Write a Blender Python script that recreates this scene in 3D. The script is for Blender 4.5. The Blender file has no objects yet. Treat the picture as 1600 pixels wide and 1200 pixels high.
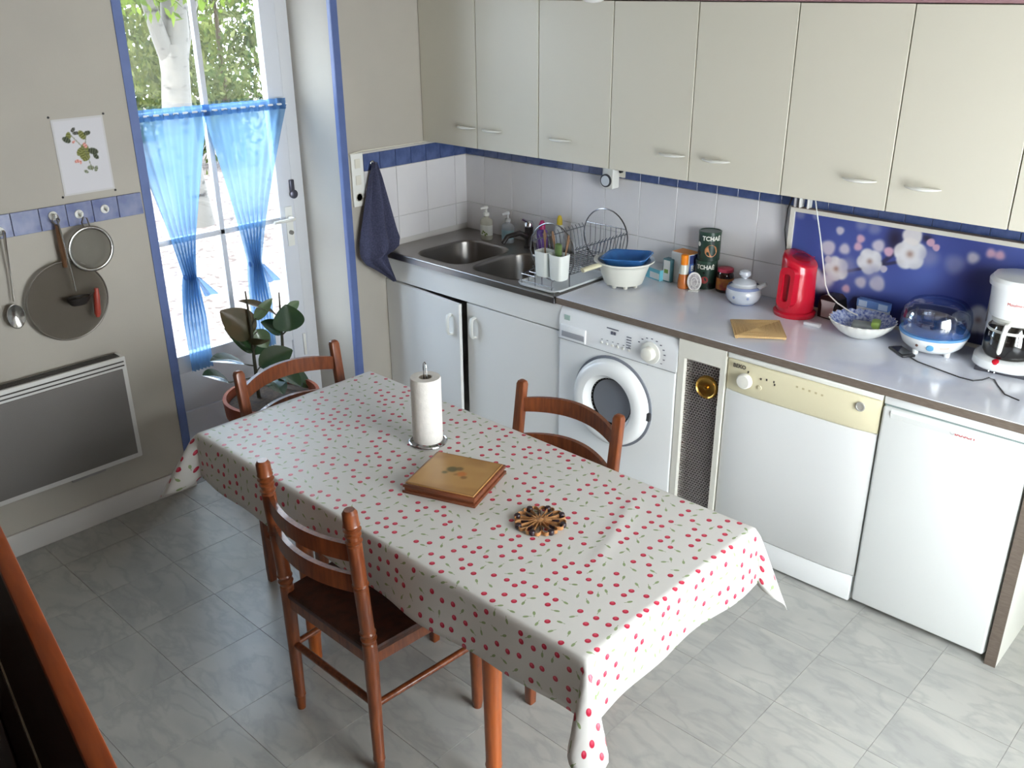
import bpy, bmesh, math, random
from mathutils import Vector, Matrix, Euler
random.seed(7)
PI = math.pi
C = bpy.context.scene.collection
SC = bpy.context.scene
# ------------------------------------------------------------------ camera
CAM = (3.6596, -3.5355, 2.1248)
YAW, PITCH, ROLL, FPX = 0.7553, -0.4071, -0.0061, 1455.24
cam = bpy.data.cameras.new('camera'); camo = bpy.data.objects.new('camera', cam); C.objects.link(camo)
cam.sensor_fit = 'HORIZONTAL'; cam.sensor_width = 36.0; cam.lens = 36.0 * FPX / 1600.0; cam.clip_start = 0.02
fw = Vector((-math.sin(YAW) * math.cos(PITCH), math.cos(YAW) * math.cos(PITCH), math.sin(PITCH)))
rt = Vector((math.cos(YAW), math.sin(YAW), 0)); up = rt.cross(fw)
r2 = rt * math.cos(ROLL) + up * math.sin(ROLL); u2 = -rt * math.sin(ROLL) + up * math.cos(ROLL)
mw = Matrix((r2, u2, -fw)).transposed().to_4x4(); mw.translation = Vector(CAM)
camo.matrix_world = mw
SC.camera = camo
# ------------------------------------------------------------------ light
SC.view_settings.view_transform = 'Standard'; SC.view_settings.look = 'None'
SC.view_settings.exposure = 0.0; SC.view_settings.gamma = 1.0; SC.view_settings.use_curve_mapping = False
SKY_STRENGTH = 14.0
SUN_STRENGTH = 9.0
WINDOW_POWER = 90.0
w = bpy.data.worlds.new('sky'); SC.world = w; w.use_nodes = True
w.node_tree.nodes['Background'].inputs[0].default_value = (0.79, 0.885, 1.0, 1); w.node_tree.nodes['Background'].inputs[1].default_value = SKY_STRENGTH
def lamp(name, typ, loc, rot, **k):
    l = bpy.data.lights.new(name, typ); o = bpy.data.objects.new(name, l); C.objects.link(o); o.location = loc; o.rotation_euler = rot
    for a, v in k.items(): setattr(l, a, v)
    return o
d = Vector((-0.10, 0.72, -0.68))
lamp('sun', 'SUN', (0, -8, 8), d.to_track_quat('-Z', 'Y').to_euler(), energy=SUN_STRENGTH, angle=0.02, color=(1, .95, .88))
# daylight of the big window in the right wall (outside the frame): the light sits just outside its panes
RX = 4.15
WY0, WY1, WZ0, WZ1 = -2.55, -0.90, 0.45, 2.15
lamp('window_daylight', 'AREA', (RX + .36, (WY0 + WY1) / 2, (WZ0 + WZ1) / 2), (0, PI / 2, 0), shape='RECTANGLE', size=WZ1 - WZ0, size_y=WY1 - WY0, energy=WINDOW_POWER, color=(1.0, .925, .82))
# skylight of the glazed door: helps the renderer sample the real sky through the opening
po = lamp('door_sky_portal', 'AREA', (-0.46, -1.30, 1.2), (0, -PI / 2, 0), shape='RECTANGLE', size=2.3, size_y=0.95, energy=1.0)
po.data.cycles.is_portal = True

# ------------------------------------------------------------------ helpers
def lin(c):
    return tuple(((x / 12.92) if x <= .04045 else ((x + .055) / 1.055) ** 2.4) for x in c)
def rgb(*c): return lin([x / 255 for x in c]) + (1,)
class NT:
    def __init__(s, m): s.t = m.node_tree; s.n = s.t.nodes; s.l = s.t.links
    def add(s, typ, **k):
        n = s.n.new(typ)
        for a, v in k.items():
            if a.startswith('i_'):
                key = a[2:]; n.inputs[int(key) if key.isdigit() else key].default_value = v
            else: setattr(n, a, v)
        return n
    def link(s, a, b): s.l.new(a, b)
    def math(s, op, a, b=None):
        n = s.add('ShaderNodeMath', operation=op)
        for i, x in enumerate((a, b)):
            if x is None: continue
            if isinstance(x, (int, float)): n.inputs[i].default_value = x
            else: s.link(x, n.inputs[i])
        return n.outputs[0]
MATS = {}
def M(name, col, rough=.5, metal=0, noise=None, col2=None, bump=None, trans=0, coat=0, ior=1.5, spec=None, stretch=None, alpha=1):
    if name in MATS: return MATS[name]
    m = bpy.data.materials.new(name); m.use_nodes = True; MATS[name] = m
    t = NT(m); b = t.n['Principled BSDF']
    b.inputs['Base Color'].default_value = rgb(*col); b.inputs['Roughness'].default_value = rough; b.inputs['Metallic'].default_value = metal
    b.inputs['Transmission Weight'].default_value = trans; b.inputs['Coat Weight'].default_value = coat; b.inputs['IOR'].default_value = ior
    b.inputs['Alpha'].default_value = alpha
    if spec is not None: b.inputs['Specular IOR Level'].default_value = spec
    if noise or bump:
        tc = t.add('ShaderNodeTexCoord'); src = tc.outputs['Object']
        if stretch:
            mp = t.add('ShaderNodeMapping'); mp.inputs['Scale'].default_value = stretch; t.link(src, mp.inputs[0]); src = mp.outputs[0]
    if noise:
        n = t.add('ShaderNodeTexNoise', i_Scale=noise, i_Detail=5.0); t.link(src, n.inputs['Vector'])
        mx = t.add('ShaderNodeMix', data_type='RGBA'); mx.inputs['A'].default_value = rgb(*col); mx.inputs['B'].default_value = rgb(*(col2 or [max(0, c - 14) for c in col]))
        rp = t.add('ShaderNodeMapRange'); rp.inputs['From Min'].default_value = .35; rp.inputs['From Max'].default_value = .65
        t.link(n.outputs[0], rp.inputs[0]); t.link(rp.outputs[0], mx.inputs['Factor']); t.link(mx.outputs['Result'], b.inputs['Base Color'])
    if bump:
        n = t.add('ShaderNodeTexNoise', i_Scale=bump[0], i_Detail=4.0); t.link(src, n.inputs['Vector'])
        bp = t.add('ShaderNodeBump', i_Strength=bump[1], i_Distance=.002); t.link(n.outputs[0], bp.inputs['Height']); t.link(bp.outputs[0], b.inputs['Normal'])
    return m
def glassy(name, col, fac_t, kind='GLOSS', rough=.03):
    """see-through sheet: mixes a transparent with a glossy / diffuse closure"""
    if name in MATS: return MATS[name]
    m = bpy.data.materials.new(name); m.use_nodes = True; MATS[name] = m; t = NT(m)
    t.n.remove(t.n['Principled BSDF']); out = t.n['Material Output']
    tr = t.add('ShaderNodeBsdfTransparent'); mix = t.add('ShaderNodeMixShader'); mix.inputs[0].default_value = fac_t
    t.link(tr.outputs[0], mix.inputs[2])
    if kind == 'GLOSS':
        g = t.add('ShaderNodeBsdfGlossy'); g.inputs['Roughness'].default_value = rough; g.inputs[0].default_value = (.9, .9, .9, 1); tr.inputs[0].default_value = rgb(*col)
        t.link(g.outputs[0], mix.inputs[1])
    else:
        df = t.add('ShaderNodeBsdfDiffuse'); tl = t.add('ShaderNodeBsdfTranslucent'); df.inputs[0].default_value = rgb(*col); tl.inputs[0].default_value = rgb(*col)
        m2 = t.add('ShaderNodeMixShader'); m2.inputs[0].default_value = .6 if kind == 'SHEER' else .1
        t.link(df.outputs[0], m2.inputs[1]); t.link(tl.outputs[0], m2.inputs[2]); t.link(m2.outputs[0], mix.inputs[1])
        if kind == 'SHEER': tr.inputs[0].default_value = rgb(*(178, 204, 226))
    t.link(mix.outputs[0], out.inputs[0])
    return m
def vcol_mat(name, rough=.5):
    m = bpy.data.materials.new(name); m.use_nodes = True; t = NT(m)
    a = t.add('ShaderNodeAttribute', attribute_name='print'); t.link(a.outputs['Color'], t.n['Principled BSDF'].inputs['Base Color']); t.n['Principled BSDF'].inputs['Roughness'].default_value = rough
    return m

class MB:
    def __init__(s): s.bm = bmesh.new(); s.slots = []
    def box(s, x0, x1, y0, y1, z0, z1, bev=0, seg=2, edges=None):
        r = bmesh.ops.create_cube(s.bm, size=1.0); vs = r['verts']
        for v in vs: v.co = Vector((x0 + (v.co.x + .5) * (x1 - x0), y0 + (v.co.y + .5) * (y1 - y0), z0 + (v.co.z + .5) * (z1 - z0)))
        if bev:
            es = list({e for v in vs for e in v.link_edges})
            if edges: es = [e for e in es if edges((e.verts[0].co + e.verts[1].co) / 2, (e.verts[1].co - e.verts[0].co).normalized())]
            bmesh.ops.bevel(s.bm, geom=es, offset=bev, segments=seg, affect='EDGES', profile=.5)
        return s
    def loft(s, rings, cap0=True, cap1=True, closed=True):
        R = [[s.bm.verts.new(p) for p in r] for r in rings]; n = len(R[0])
        for a, b in zip(R, R[1:]):
            for i in range(n if closed else n - 1):
                j = (i + 1) % n
                try: s.bm.faces.new((a[i], a[j], b[j], b[i]))
                except ValueError: pass
        if closed and cap0 and n > 2: s.bm.faces.new(R[0][::-1])
        if closed and cap1 and n > 2: s.bm.faces.new(R[-1])
        return s
    def lathe(s, prof, c=(0, 0, 0), seg=32, sx=1, sy=1, cap0=True, cap1=True, axis='z'):
        rings = []
        for r, z in prof:
            ring = []
            for i in range(seg):
                a = 2 * PI * i / seg; x, y = r * math.cos(a) * sx, r * math.sin(a) * sy
                p = (x, y, z) if axis == 'z' else ((x, -z, y) if axis == 'y' else (z, x, y))
                ring.append(Vector(p) + Vector(c))
            rings.append(ring)
        return s.loft(rings, cap0, cap1)
    def tube(s, pts, r, seg=8, closed=False, sect=None):
        P = [Vector(p) for p in pts]; n = len(P); rs = r if isinstance(r, (list, tuple)) else [r] * n
        rings = []; prev = None
        for i, p in enumerate(P):
            if closed: t = P[(i + 1) % n] - P[i - 1]
            else: t = P[min(i + 1, n - 1)] - P[max(i - 1, 0)]
            t.normalize()
            if prev is None:
                a = Vector((0, 0, 1)) if abs(t.z) < .9 else Vector((1, 0, 0)); nx = a.cross(t).normalized()
            else: nx = (prev - t * prev.dot(t)).normalized()
            ny = t.cross(nx); prev = nx; ring = []
            for k in range(seg):
                a = 2 * PI * k / seg; ca, sa = math.cos(a), math.sin(a)
                if sect: ca *= sect[0]; sa *= sect[1]
                ring.append(p + (nx * ca + ny * sa) * rs[i])
            rings.append(ring)
        if closed: rings.append(rings[0]); return s.loft(rings, False, False)
        return s.loft(rings)
    def prism(s, poly, axis, a, b):
        def P(u, v, w): return (w, u, v) if axis == 'x' else ((u, w, v) if axis == 'y' else (u, v, w))
        s.loft([[P(u, v, a) for u, v in poly], [P(u, v, b) for u, v in poly]]); return s
    def ball(s, c, r, seg=16, sz=1):
        n = seg // 2
        prof = [(max(1e-5, r * math.sin(PI * i / n)), -r * sz * math.cos(PI * i / n)) for i in range(n + 1)]
        return s.lathe(prof, c, seg)
    def grid(s, f, nu, nv):
        V = [[s.bm.verts.new(f(i / nu, j / nv)) for j in range(nv + 1)] for i in range(nu + 1)]
        for i in range(nu):
            for j in range(nv): s.bm.faces.new((V[i][j], V[i + 1][j], V[i + 1][j + 1], V[i][j + 1]))
        return s
    def mesh(s, name, mats, smooth=True, ang=40):
        bmesh.ops.recalc_face_normals(s.bm, faces=s.bm.faces) if len(s.bm.faces) < 60000 else None
        me = bpy.data.meshes.new(name); s.bm.to_mesh(me); s.bm.free()
        for m in (mats if isinstance(mats, list) else [mats]): me.materials.append(m)
        if smooth:
            me.polygons.foreach_set('use_smooth', [True] * len(me.polygons)); me.set_sharp_from_angle(angle=math.radians(ang))
        return me
    def build(s, name, mat, parent=None, smooth=True, ang=40, loc=None, rot=None, label=None, kind=None):
        return link(name, s.mesh(name, mat, smooth, ang), parent, loc, rot, label, kind)
def link(name, me, parent=None, loc=None, rot=None, label=None, kind=None):
    o = bpy.data.objects.new(name, me); C.objects.link(o)
    if parent: o.parent = parent
    if loc: o.location = loc
    if rot: o.rotation_euler = rot
    if label: o['label'] = label
    if kind: o['kind'] = kind
    return o
def thing(name, label, cat, loc=(0, 0, 0), rz=0, group=None):
    o = bpy.data.objects.new(name, None); C.objects.link(o); o.location = loc; o.rotation_euler = (0, 0, rz); o.empty_display_size = .05
    o['label'] = label; o['category'] = cat
    if group: o['group'] = group
    return o
def tag(o, label, cat, group=None):
    o['label'] = label; o['category'] = cat
    if group: o['group'] = group
    return o
def struct(o): o['kind'] = 'structure'; return o
def rrect(cx, cy, w, h, r, n=6):
    p = []
    for (sx, sy, a0) in ((1, 1, 0), (-1, 1, PI / 2), (-1, -1, PI), (1, -1, 1.5 * PI)):
        for i in range(n + 1):
            a = a0 + PI / 2 * i / n
            p.append((cx + sx * (w / 2 - r) + r * math.cos(a), cy + sy * (h / 2 - r) + r * math.sin(a)))
    return p
def text(body, size, mat, parent, f, name='lettering', extrude=.0004, bold=0):
    cu = bpy.data.curves.new('tmp', 'FONT'); cu.body = body; cu.size = size; cu.extrude = extrude; cu.align_x = 'CENTER'; cu.align_y = 'CENTER'; cu.offset = bold; cu.resolution_u = 3
    o = bpy.data.objects.new('tmp', cu); C.objects.link(o)
    dg = bpy.context.evaluated_depsgraph_get(); me = bpy.data.meshes.new_from_object(o.evaluated_get(dg)); bpy.data.objects.remove(o)
    for v in me.vertices: v.co = f(v.co.x, v.co.y, v.co.z)
    me.materials.clear(); me.materials.append(mat); me.name = name
    return link(name, me, parent)
def on_front(x, y, z, tilt=0):      # text lying on a face that looks towards -y
    return lambda u, v, w_: (x + u, y - w_ + v * tilt, z + v)
def on_cyl(cx, cy, r, z, a0):
    return lambda u, v, w_: (cx + (r + w_) * math.cos(a0 + u / r), cy + (r + w_) * math.sin(a0 + u / r), z + v)
def paint(name, org, du, dv, nu, nv, f, mat, parent=None):
    """a flat print: fine grid whose printed colours are a colour attribute"""
    mb = MB(); O = Vector(org); DU = Vector(du); DV = Vector(dv)
    cols = []
    for i in range(nu + 1):
        for j in range(nv + 1):
            c = f(i / nu, j / nv); cols.extend(lin([min(1, max(0, x / 255)) for x in c]) + (1,))
    mb.grid(lambda u, v: O + DU * u + DV * v, nu, nv)
    me = mb.mesh(name, mat, smooth=False)
    a = me.color_attributes.new('print', 'FLOAT_COLOR', 'POINT'); a.data.foreach_set('color', cols)
    return link(name, me, parent)
def sstep(a, b, x):
    t = min(1, max(0, (x - a) / (b - a))) if a != b else float(x > a); return t * t * (3 - 2 * t)
def mixc(a, b, t): return [x + (y - x) * t for x, y in zip(a, b)]

# ------------------------------------------------------------------ materials
wallpaint = M('wall_paint', (178, 172, 161), .75, noise=3, col2=(173, 167, 157), bump=(180, .12))
ceilpaint = M('ceiling_paint', (150, 140, 128), .8)
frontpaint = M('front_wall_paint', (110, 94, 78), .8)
bluepaint = M('blue_paint', (92, 110, 160), .45, noise=12, col2=(84, 102, 152))
white = M('white_enamel', (236, 238, 238), .25, coat=.3)
whiteplastic = M('white_plastic', (228, 228, 222), .35)
laminate = M('white_laminate', (224, 224, 222), .38, bump=(300, .05))
creamlam = M('cream_laminate', (206, 201, 186), .42, bump=(300, .05))
cream = M('cream_plastic', (222, 214, 182), .4)
grout = M('grout', (196, 192, 188), .85)
tilew = M('white_glazed_tile', (220, 217, 217), .18, noise=4, col2=(214, 211, 213), coat=.2)
tileb = M('blue_glazed_tile', (60, 77, 122), .2, noise=25, col2=(80, 96, 142), coat=.2)
tilel = M('pale_blue_tile', (100, 110, 150), .22, noise=22, col2=(132, 138, 170), coat=.2)
edgebrown = M('brown_edging', (116, 104, 94), .5, noise=40, stretch=(1, 8, 8))
stone = M('white_worktop', (222, 224, 232), .16, noise=6, col2=(212, 216, 230), coat=.25)
steel = M('brushed_steel', (150, 146, 142), .28, 1, bump=(60, .1), stretch=(1, 18, 1))
chrome = M('chrome', (205, 206, 210), .12, 1)
wire = M('steel_wire', (165, 166, 172), .22, 1)
black = M('black_plastic', (16, 16, 18), .35)
darkgrey = M('dark_grey', (48, 48, 52), .5)
wood = M('honey_wood', (132, 70, 34), .33, noise=14, col2=(104, 50, 24), stretch=(6, 6, .8), coat=.3)
woodd = M('dark_wood_seat', (78, 40, 24), .5, noise=30, col2=(54, 28, 18), bump=(120, .4))
tablewood = M('table_wood', (176, 92, 38), .3, noise=10, col2=(150, 74, 28), stretch=(8, 8, .6), coat=.3)
mahog_lit = M('stair_wood_lit', (176, 82, 30), .3, noise=9, col2=(148, 64, 22), stretch=(1, 8, 8), coat=.3)  # stair wood with the light on its top edge put into the colour
mahog_shade = M('stair_wood_shaded', (62, 30, 24), .5, noise=9, col2=(44, 22, 18), stretch=(1, 8, 8))  # same wood darkened, the shade of the unlit face put into the colour
terra = M('terracotta', (160, 84, 56), .7, noise=16, col2=(140, 70, 48), bump=(90, .3))
red = M('red_plastic', (186, 22, 44), .22, coat=.3)
redd = M('dark_red_plastic', (130, 14, 30), .3)
brass = M('brass', (196, 154, 78), .25, 1)
glass_pane = glassy('window_glass', (250, 252, 252), .93)
clearp = glassy('clear_plastic', (226, 234, 246), .80, rough=.06)
sheer = glassy('sheer_blue_voile', (122, 162, 198), .42, 'SHEER')
sheer2 = glassy('sheer_blue_voile_hem', (98, 138, 186), .26, 'SHEER')
gauze = glassy('fine_wire_gauze', (92, 84, 74), .30, 'GAUZE')

def marble():
    m = bpy.data.materials.new('marbled_vinyl'); m.use_nodes = True; t = NT(m); b = t.n['Principled BSDF']
    g = t.add('ShaderNodeNewGeometry'); oi = t.add('ShaderNodeObjectInfo')
    sc = t.add('ShaderNodeVectorMath', operation='SCALE'); sc.inputs['Scale'].default_value = 7.3
    cx = t.add('ShaderNodeCombineXYZ'); t.link(oi.outputs['Random'], cx.inputs[0]); t.link(oi.outputs['Random'], cx.inputs[2]); t.link(cx.outputs[0], sc.inputs[0])
    ad = t.add('ShaderNodeVectorMath', operation='ADD'); t.link(g.outputs['Position'], ad.inputs[0]); t.link(sc.outputs[0], ad.inputs[1])
    mp = t.add('ShaderNodeMapping'); mp.inputs['Rotation'].default_value = (0, 0, .75); mp.inputs['Scale'].default_value = (1, 2.2, 1); t.link(ad.outputs[0], mp.inputs[0])
    n1 = t.add('ShaderNodeTexNoise', i_Scale=3.5, i_Detail=8.0, i_Distortion=.9); t.link(mp.outputs[0], n1.inputs['Vector'])
    n2 = t.add('ShaderNodeTexNoise', i_Scale=5.0, i_Detail=12.0, i_Distortion=.35); t.link(mp.outputs[0], n2.inputs['Vector'])
    v = t.math('ABSOLUTE', t.math('SUBTRACT', n2.outputs[0], .5)); v = t.math('MULTIPLY', v, 16.0); v = t.math('MINIMUM', v, 1.0)
    cr = t.add('ShaderNodeValToRGB'); e = cr.color_ramp.elements; e[0].position = .3; e[0].color = rgb(158, 158, 154); e[1].position = .62; e[1].color = rgb(174, 173, 167); t.link(n1.outputs[0], cr.inputs[0])
    mx = t.add('ShaderNodeMix', data_type='RGBA'); mx.inputs['A'].default_value = rgb(138, 139, 137); t.link(cr.outputs[0], mx.inputs['B']); t.link(t.math('ADD', t.math('MULTIPLY', v, .42), .58), mx.inputs['Factor'])
    t.link(mx.outputs['Result'], b.inputs['Base Color']); b.inputs['Roughness'].default_value = .32
    return m
marblem = marble()
def cherry():
    m = bpy.data.materials.new('cherry_oilcloth'); m.use_nodes = True; t = NT(m); b = t.n['Principled BSDF']
    uv = t.add('ShaderNodeUVMap'); S = 27.0
    sc = t.add('ShaderNodeVectorMath', operation='SCALE'); sc.inputs['Scale'].default_value = S; t.link(uv.outputs[0], sc.inputs[0])
    vo = t.add('ShaderNodeTexVoronoi', voronoi_dimensions='2D', feature='F1', i_Scale=1.0, i_Randomness=.52); t.link(sc.outputs[0], vo.inputs['Vector'])
    sx = t.add('ShaderNodeSeparateColor'); t.link(vo.outputs['Color'], sx.inputs[0])
    isred = t.math('GREATER_THAN', sx.outputs[0], .5)
    dv = t.add('ShaderNodeVectorMath', operation='SUBTRACT'); t.link(sc.outputs[0], dv.inputs[0]); t.link(vo.outputs['Position'], dv.inputs[1])
    dots = t.math('LESS_THAN', vo.outputs['Distance'], .205)
    # leaf: rotated ellipse with a thin stem
    ro = t.add('ShaderNodeVectorRotate', rotation_type='Z_AXIS'); t.link(dv.outputs[0], ro.inputs['Vector']); t.link(t.math('MULTIPLY', sx.outputs[1], 6.28), ro.inputs['Angle'])
    sp = t.add('ShaderNodeSeparateXYZ'); t.link(ro.outputs[0], sp.inputs[0])
    el = t.math('ADD', t.math('POWER', t.math('ABSOLUTE', t.math('DIVIDE', sp.outputs[0], .2)), 2.0), t.math('POWER', t.math('ABSOLUTE', t.math('DIVIDE', sp.outputs[1], .095)), 2.0))
    leaf = t.math('LESS_THAN', el, 1.0)
    xs = t.math('SUBTRACT', sp.outputs[0], .2)
    stem = t.math('MULTIPLY', t.math('LESS_THAN', t.math('ABSOLUTE', t.math('ADD', sp.outputs[1], t.math('MULTIPLY', t.math('MULTIPLY', xs, xs), .5))), .022), t.math('LESS_THAN', t.math('ABSOLUTE', xs), .2))
    leaf = t.math('MAXIMUM', leaf, stem)
    rm = t.math('MULTIPLY', isred, dots); gm = t.math('MULTIPLY', t.math('SUBTRACT', 1.0, isred), leaf)
    hl = t.add('ShaderNodeVectorMath', operation='DISTANCE'); hl.inputs[1].default_value = (-.06, .07, 0); t.link(dv.outputs[0], hl.inputs[0])
    rc = t.add('ShaderNodeMix', data_type='RGBA'); rc.inputs['A'].default_value = rgb(222, 88, 110); rc.inputs['B'].default_value = rgb(178, 26, 58)
    mr = t.add('ShaderNodeMapRange'); mr.inputs['From Max'].default_value = .17; t.link(hl.outputs['Value'], mr.inputs[0]); t.link(mr.outputs[0], rc.inputs['Factor'])
    m1 = t.add('ShaderNodeMix', data_type='RGBA'); m1.inputs['A'].default_value = rgb(206, 204, 200); t.link(rm, m1.inputs['Factor']); t.link(rc.outputs['Result'], m1.inputs['B'])
    m2 = t.add('ShaderNodeMix', data_type='RGBA'); m2.inputs['B'].default_value = rgb(136, 154, 108); t.link(gm, m2.inputs['Factor']); t.link(m1.outputs['Result'], m2.inputs['A'])
    t.link(m2.outputs['Result'], b.inputs['Base Color']); b.inputs['Roughness'].default_value = .38
    return m
cherrym = cherry()

# ------------------------------------------------------------------ room shell
RY, RZ = -4.6, 2.62
NY0, NY1 = -1.785, -0.82         # the niche of the glazed door
fl = struct(MB().box(0, RX, RY, 0, -.08, -.003).box(-.45, 0, NY0, NY1, -.08, -.001).build('floor', M('floor_joint', (132, 131, 127), .6)))
PT = .3068; fx0, fy0 = 2.664 - 9 * PT, -.643 + PT * 3
tm = MB().box(0, PT - .0010, 0, PT - .0010, -.003, 0, .0005, 1).mesh('tile', marblem, smooth=False)
cutcache = {}
for i in range(0, 16):
    for j in range(0, 18):
        x0, x1 = max(0.004, fx0 + i * PT), min(RX - .002, fx0 + (i + 1) * PT); y1, y0 = min(-.004, fy0 - j * PT), max(RY + .002, fy0 - (j + 1) * PT)
        if x1 - x0 < .02 or y1 - y0 < .02: continue
        if y0 > -.56 and x1 < 3.05: continue          # under the kitchen units
        if y1 < -3.35: continue                      # behind the camera
        if abs(x1 - x0 - PT) < 1e-4 and abs(y1 - y0 - PT) < 1e-4: link('tile', tm, fl, (x0, y0, 0))
        else:
            k = (round(x1 - x0, 3), round(y1 - y0, 3))
            if k not in cutcache: cutcache[k] = MB().box(0, x1 - x0 - .0010, 0, y1 - y0 - .0010, -.003, 0, .0005, 1).mesh('tile', marblem, smooth=False)
            link('tile', cutcache[k], fl, (x0, y0, 0))
struct(MB().box(-.45, RX + .3, RY - .2, .2, RZ, RZ + .1).build('ceiling', ceilpaint))
wl = struct(MB().box(-.45, 0, RY, NY0, 0, RZ).box(-.45, 0, NY1, .2, 0, RZ).box(-.45, 0, NY0, NY1, 2.4, RZ).build('wall_left', wallpaint, smooth=False))
wb = struct(MB().box(0, RX + .3, 0, .2, 0, RZ).build('wall_back', wallpaint))
struct(MB().box(0, RX + .3, RY - .2, RY, 0, RZ).build('wall_front', frontpaint))
struct(MB().box(RX, RX + .3, RY, WY0, 0, RZ).box(RX, RX + .3, WY1, 0, 0, RZ).box(RX, RX + .3, WY0, WY1, 0, WZ0).box(RX, RX + .3, WY0, WY1, WZ1, RZ).build('wall_right', wallpaint, smooth=False))
# window in the right wall
wn = struct(MB().box(RX + .12, RX + .18, WY0, WY0 + .06, WZ0, WZ1).box(RX + .12, RX + .18, WY1 - .06, WY1, WZ0, WZ1).box(RX + .12, RX + .18, WY0 + .06, WY1 - .06, WZ0, WZ0 + .06).box(RX + .12, RX + .18, WY0 + .06, WY1 - .06, WZ1 - .06, WZ1).box(RX + .12, RX + .18, (WY0 + WY1) / 2 - .04, (WY0 + WY1) / 2 + .04, WZ0 + .06, WZ1 - .06).build('window_1', white, smooth=False))
MB().box(RX + .145, RX + .149, WY0 + .06, (WY0 + WY1) / 2 - .04, WZ0 + .06, WZ1 - .06).build('pane', glass_pane, wn)
MB().box(RX + .145, RX + .149, (WY0 + WY1) / 2 + .04, WY1 - .06, WZ0 + .06, WZ1 - .06).build('pane', glass_pane, wn)
struct(MB().box(0, .014, RY, NY0 - .002, 0, .10, .004, 2).build('baseboard_left', M('skirting_paint', (196, 192, 188), .5)))
struct(MB().box(.0005, .004, NY0 - .036, NY0 + .001, .0, 2.4).box(-.03, .0005, NY0, NY0 + .002, 0, 2.4).build('trim_1', bluepaint, smooth=False))
struct(MB().box(.0005, .004, NY1 - .001, NY1 + .036, .0, 2.4).box(-.022, .0005, NY1 - .002, NY1 - .0002, 0, 2.4).build('trim_2', bluepaint, smooth=False))
struct(MB().box(.002, 3.6, -.30, -.002, 2.058, 2.10, .003).build('trim_3', M('mauve_board', (146, 112, 116), .6)))
# tiles of the back wall and of the window wall
TS, TO, ZB, ZT, ZJ, ZC = .1011, .0443, 1.2835, 1.3684, 1.0291, .881
def wall_tile(parent, name, mat, wall, a0, a1, z0, z1, cache={}):
    g = .0011; k = (name, wall, round(a1 - a0, 4), round(z1 - z0, 4), mat.name)
    if k not in cache:
        b = MB()
        if wall == 'back': b.box(g, a1 - a0 - g, -.0065, .0, g, z1 - z0 - g, .0012, 1, lambda c, d: c.y < -.003)
        else: b.box(0, .0065, g, a1 - a0 - g, g, z1 - z0 - g, .0012, 1, lambda c, d: c.x > .003)
        cache[k] = b.mesh(name, mat, smooth=False)
    return link(name, cache[k], parent, (a0, -.0032, z0) if wall == 'back' else (.0032, a0, z0))
MB().box(.0, 3.62, -.0042, -.0002, .80, ZT + .012).build('grout_bed', grout, wb, smooth=False)
MB().box(.0002, .0042, -.702, -.0045, .80, ZT + .006).build('grout_bed', grout, wl, smooth=False)
xs = [.0075, TO] + [TO + TS * k for k in range(1, 36)]
for a, b in zip(xs, xs[1:]): wall_tile(wb, 'border_tile', tileb, 'back', a, b, ZB, ZT)
xs = [.0075, TO + TS] + [TO + TS * (1 + 2 * k) for k in range(1, 18)]
for a, b in zip(xs, xs[1:]):
    wall_tile(wb, 'tile', tilew, 'back', a, b, ZJ, ZB); wall_tile(wb, 'tile', tilew, 'back', a, b, ZC + .001, ZJ)
ys = [-.0075, -.0913] + [-.0913 - TS * k for k in range(1, 7)]
for a, b in zip(ys, ys[1:]): wall_tile(wl, 'border_tile', tileb, 'left', b, a, ZB, ZT)
ys = [-.0075, -.0913, -.0913 - 2 * TS, -.0913 - 4 * TS, -.0913 - 6 * TS]
for a, b in zip(ys, ys[1:]):
    wall_tile(wl, 'tile', tilew, 'left', b, a, ZJ, ZB); wall_tile(wl, 'tile', tilew, 'left', b, a, ZC + .03, ZJ)
for k in range(0, 14):
    y1 = -1.828 - TS * k
    wall_tile(wl, 'border_tile', tilel, 'left', y1 - TS, y1, 1.272, 1.360)

# ------------------------------------------------------------------ glazed door in the niche
DX = -.335
dr = struct(MB().box(-.40, DX - .002, NY0, -1.735, .04, 2.38).box(-.40, DX - .002, -.885, NY1, .04, 2.38).box(-.40, DX - .002, -1.735, -.885, 2.32, 2.38).box(-.42, -.30, NY0, NY1, 0, .04).build('door_1', M('door_frame_paint', (212, 214, 218), .4), smooth=False))
dl = MB()
dl.box(DX - .045, DX, -1.735, -1.62, .05, 2.31, .004).box(DX - .045, DX, -.972, -.885, .05, 2.31, .004)
dl.box(DX - .045, DX, -1.62, -.972, .05, .20, .004).box(DX - .045, DX, -1.62, -.972, .40, .49, .004).box(DX - .045, DX, -1.62, -.972, 2.22, 2.31, .004)
dl.box(DX - .03, DX - .012, -1.62, -.972, .20, .40, .004)
leaf = dl.build('door_leaf', M('door_paint', (214, 217, 224), .35), dr)
gb = MB(); gb.box(DX - .034, DX - .006, -1.307, -1.281, .49, 2.22, .003)
gb.build('glazing_bar', M('door_paint', (214, 217, 224), .35), leaf)
for z in (1.04, 1.60): MB().box(DX - .034, DX - .006, -1.62, -.972, z - .013, z + .013, .003).build('glazing_bar', M('door_paint', (0, 0, 0)), leaf)
for y0, y1 in ((-1.62, -1.307), (-1.281, -.972)):
    for z0, z1 in ((.49, 1.027), (1.053, 1.587), (1.613, 2.22)): MB().box(DX - .022, DX - .018, y0, y1, z0, z1).build('pane', glass_pane, leaf, smooth=False)
h = MB().box(DX, DX + .006, -.945, -.905, .90, 1.10, .002).build('handle_plate', whiteplastic, leaf)
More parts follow.
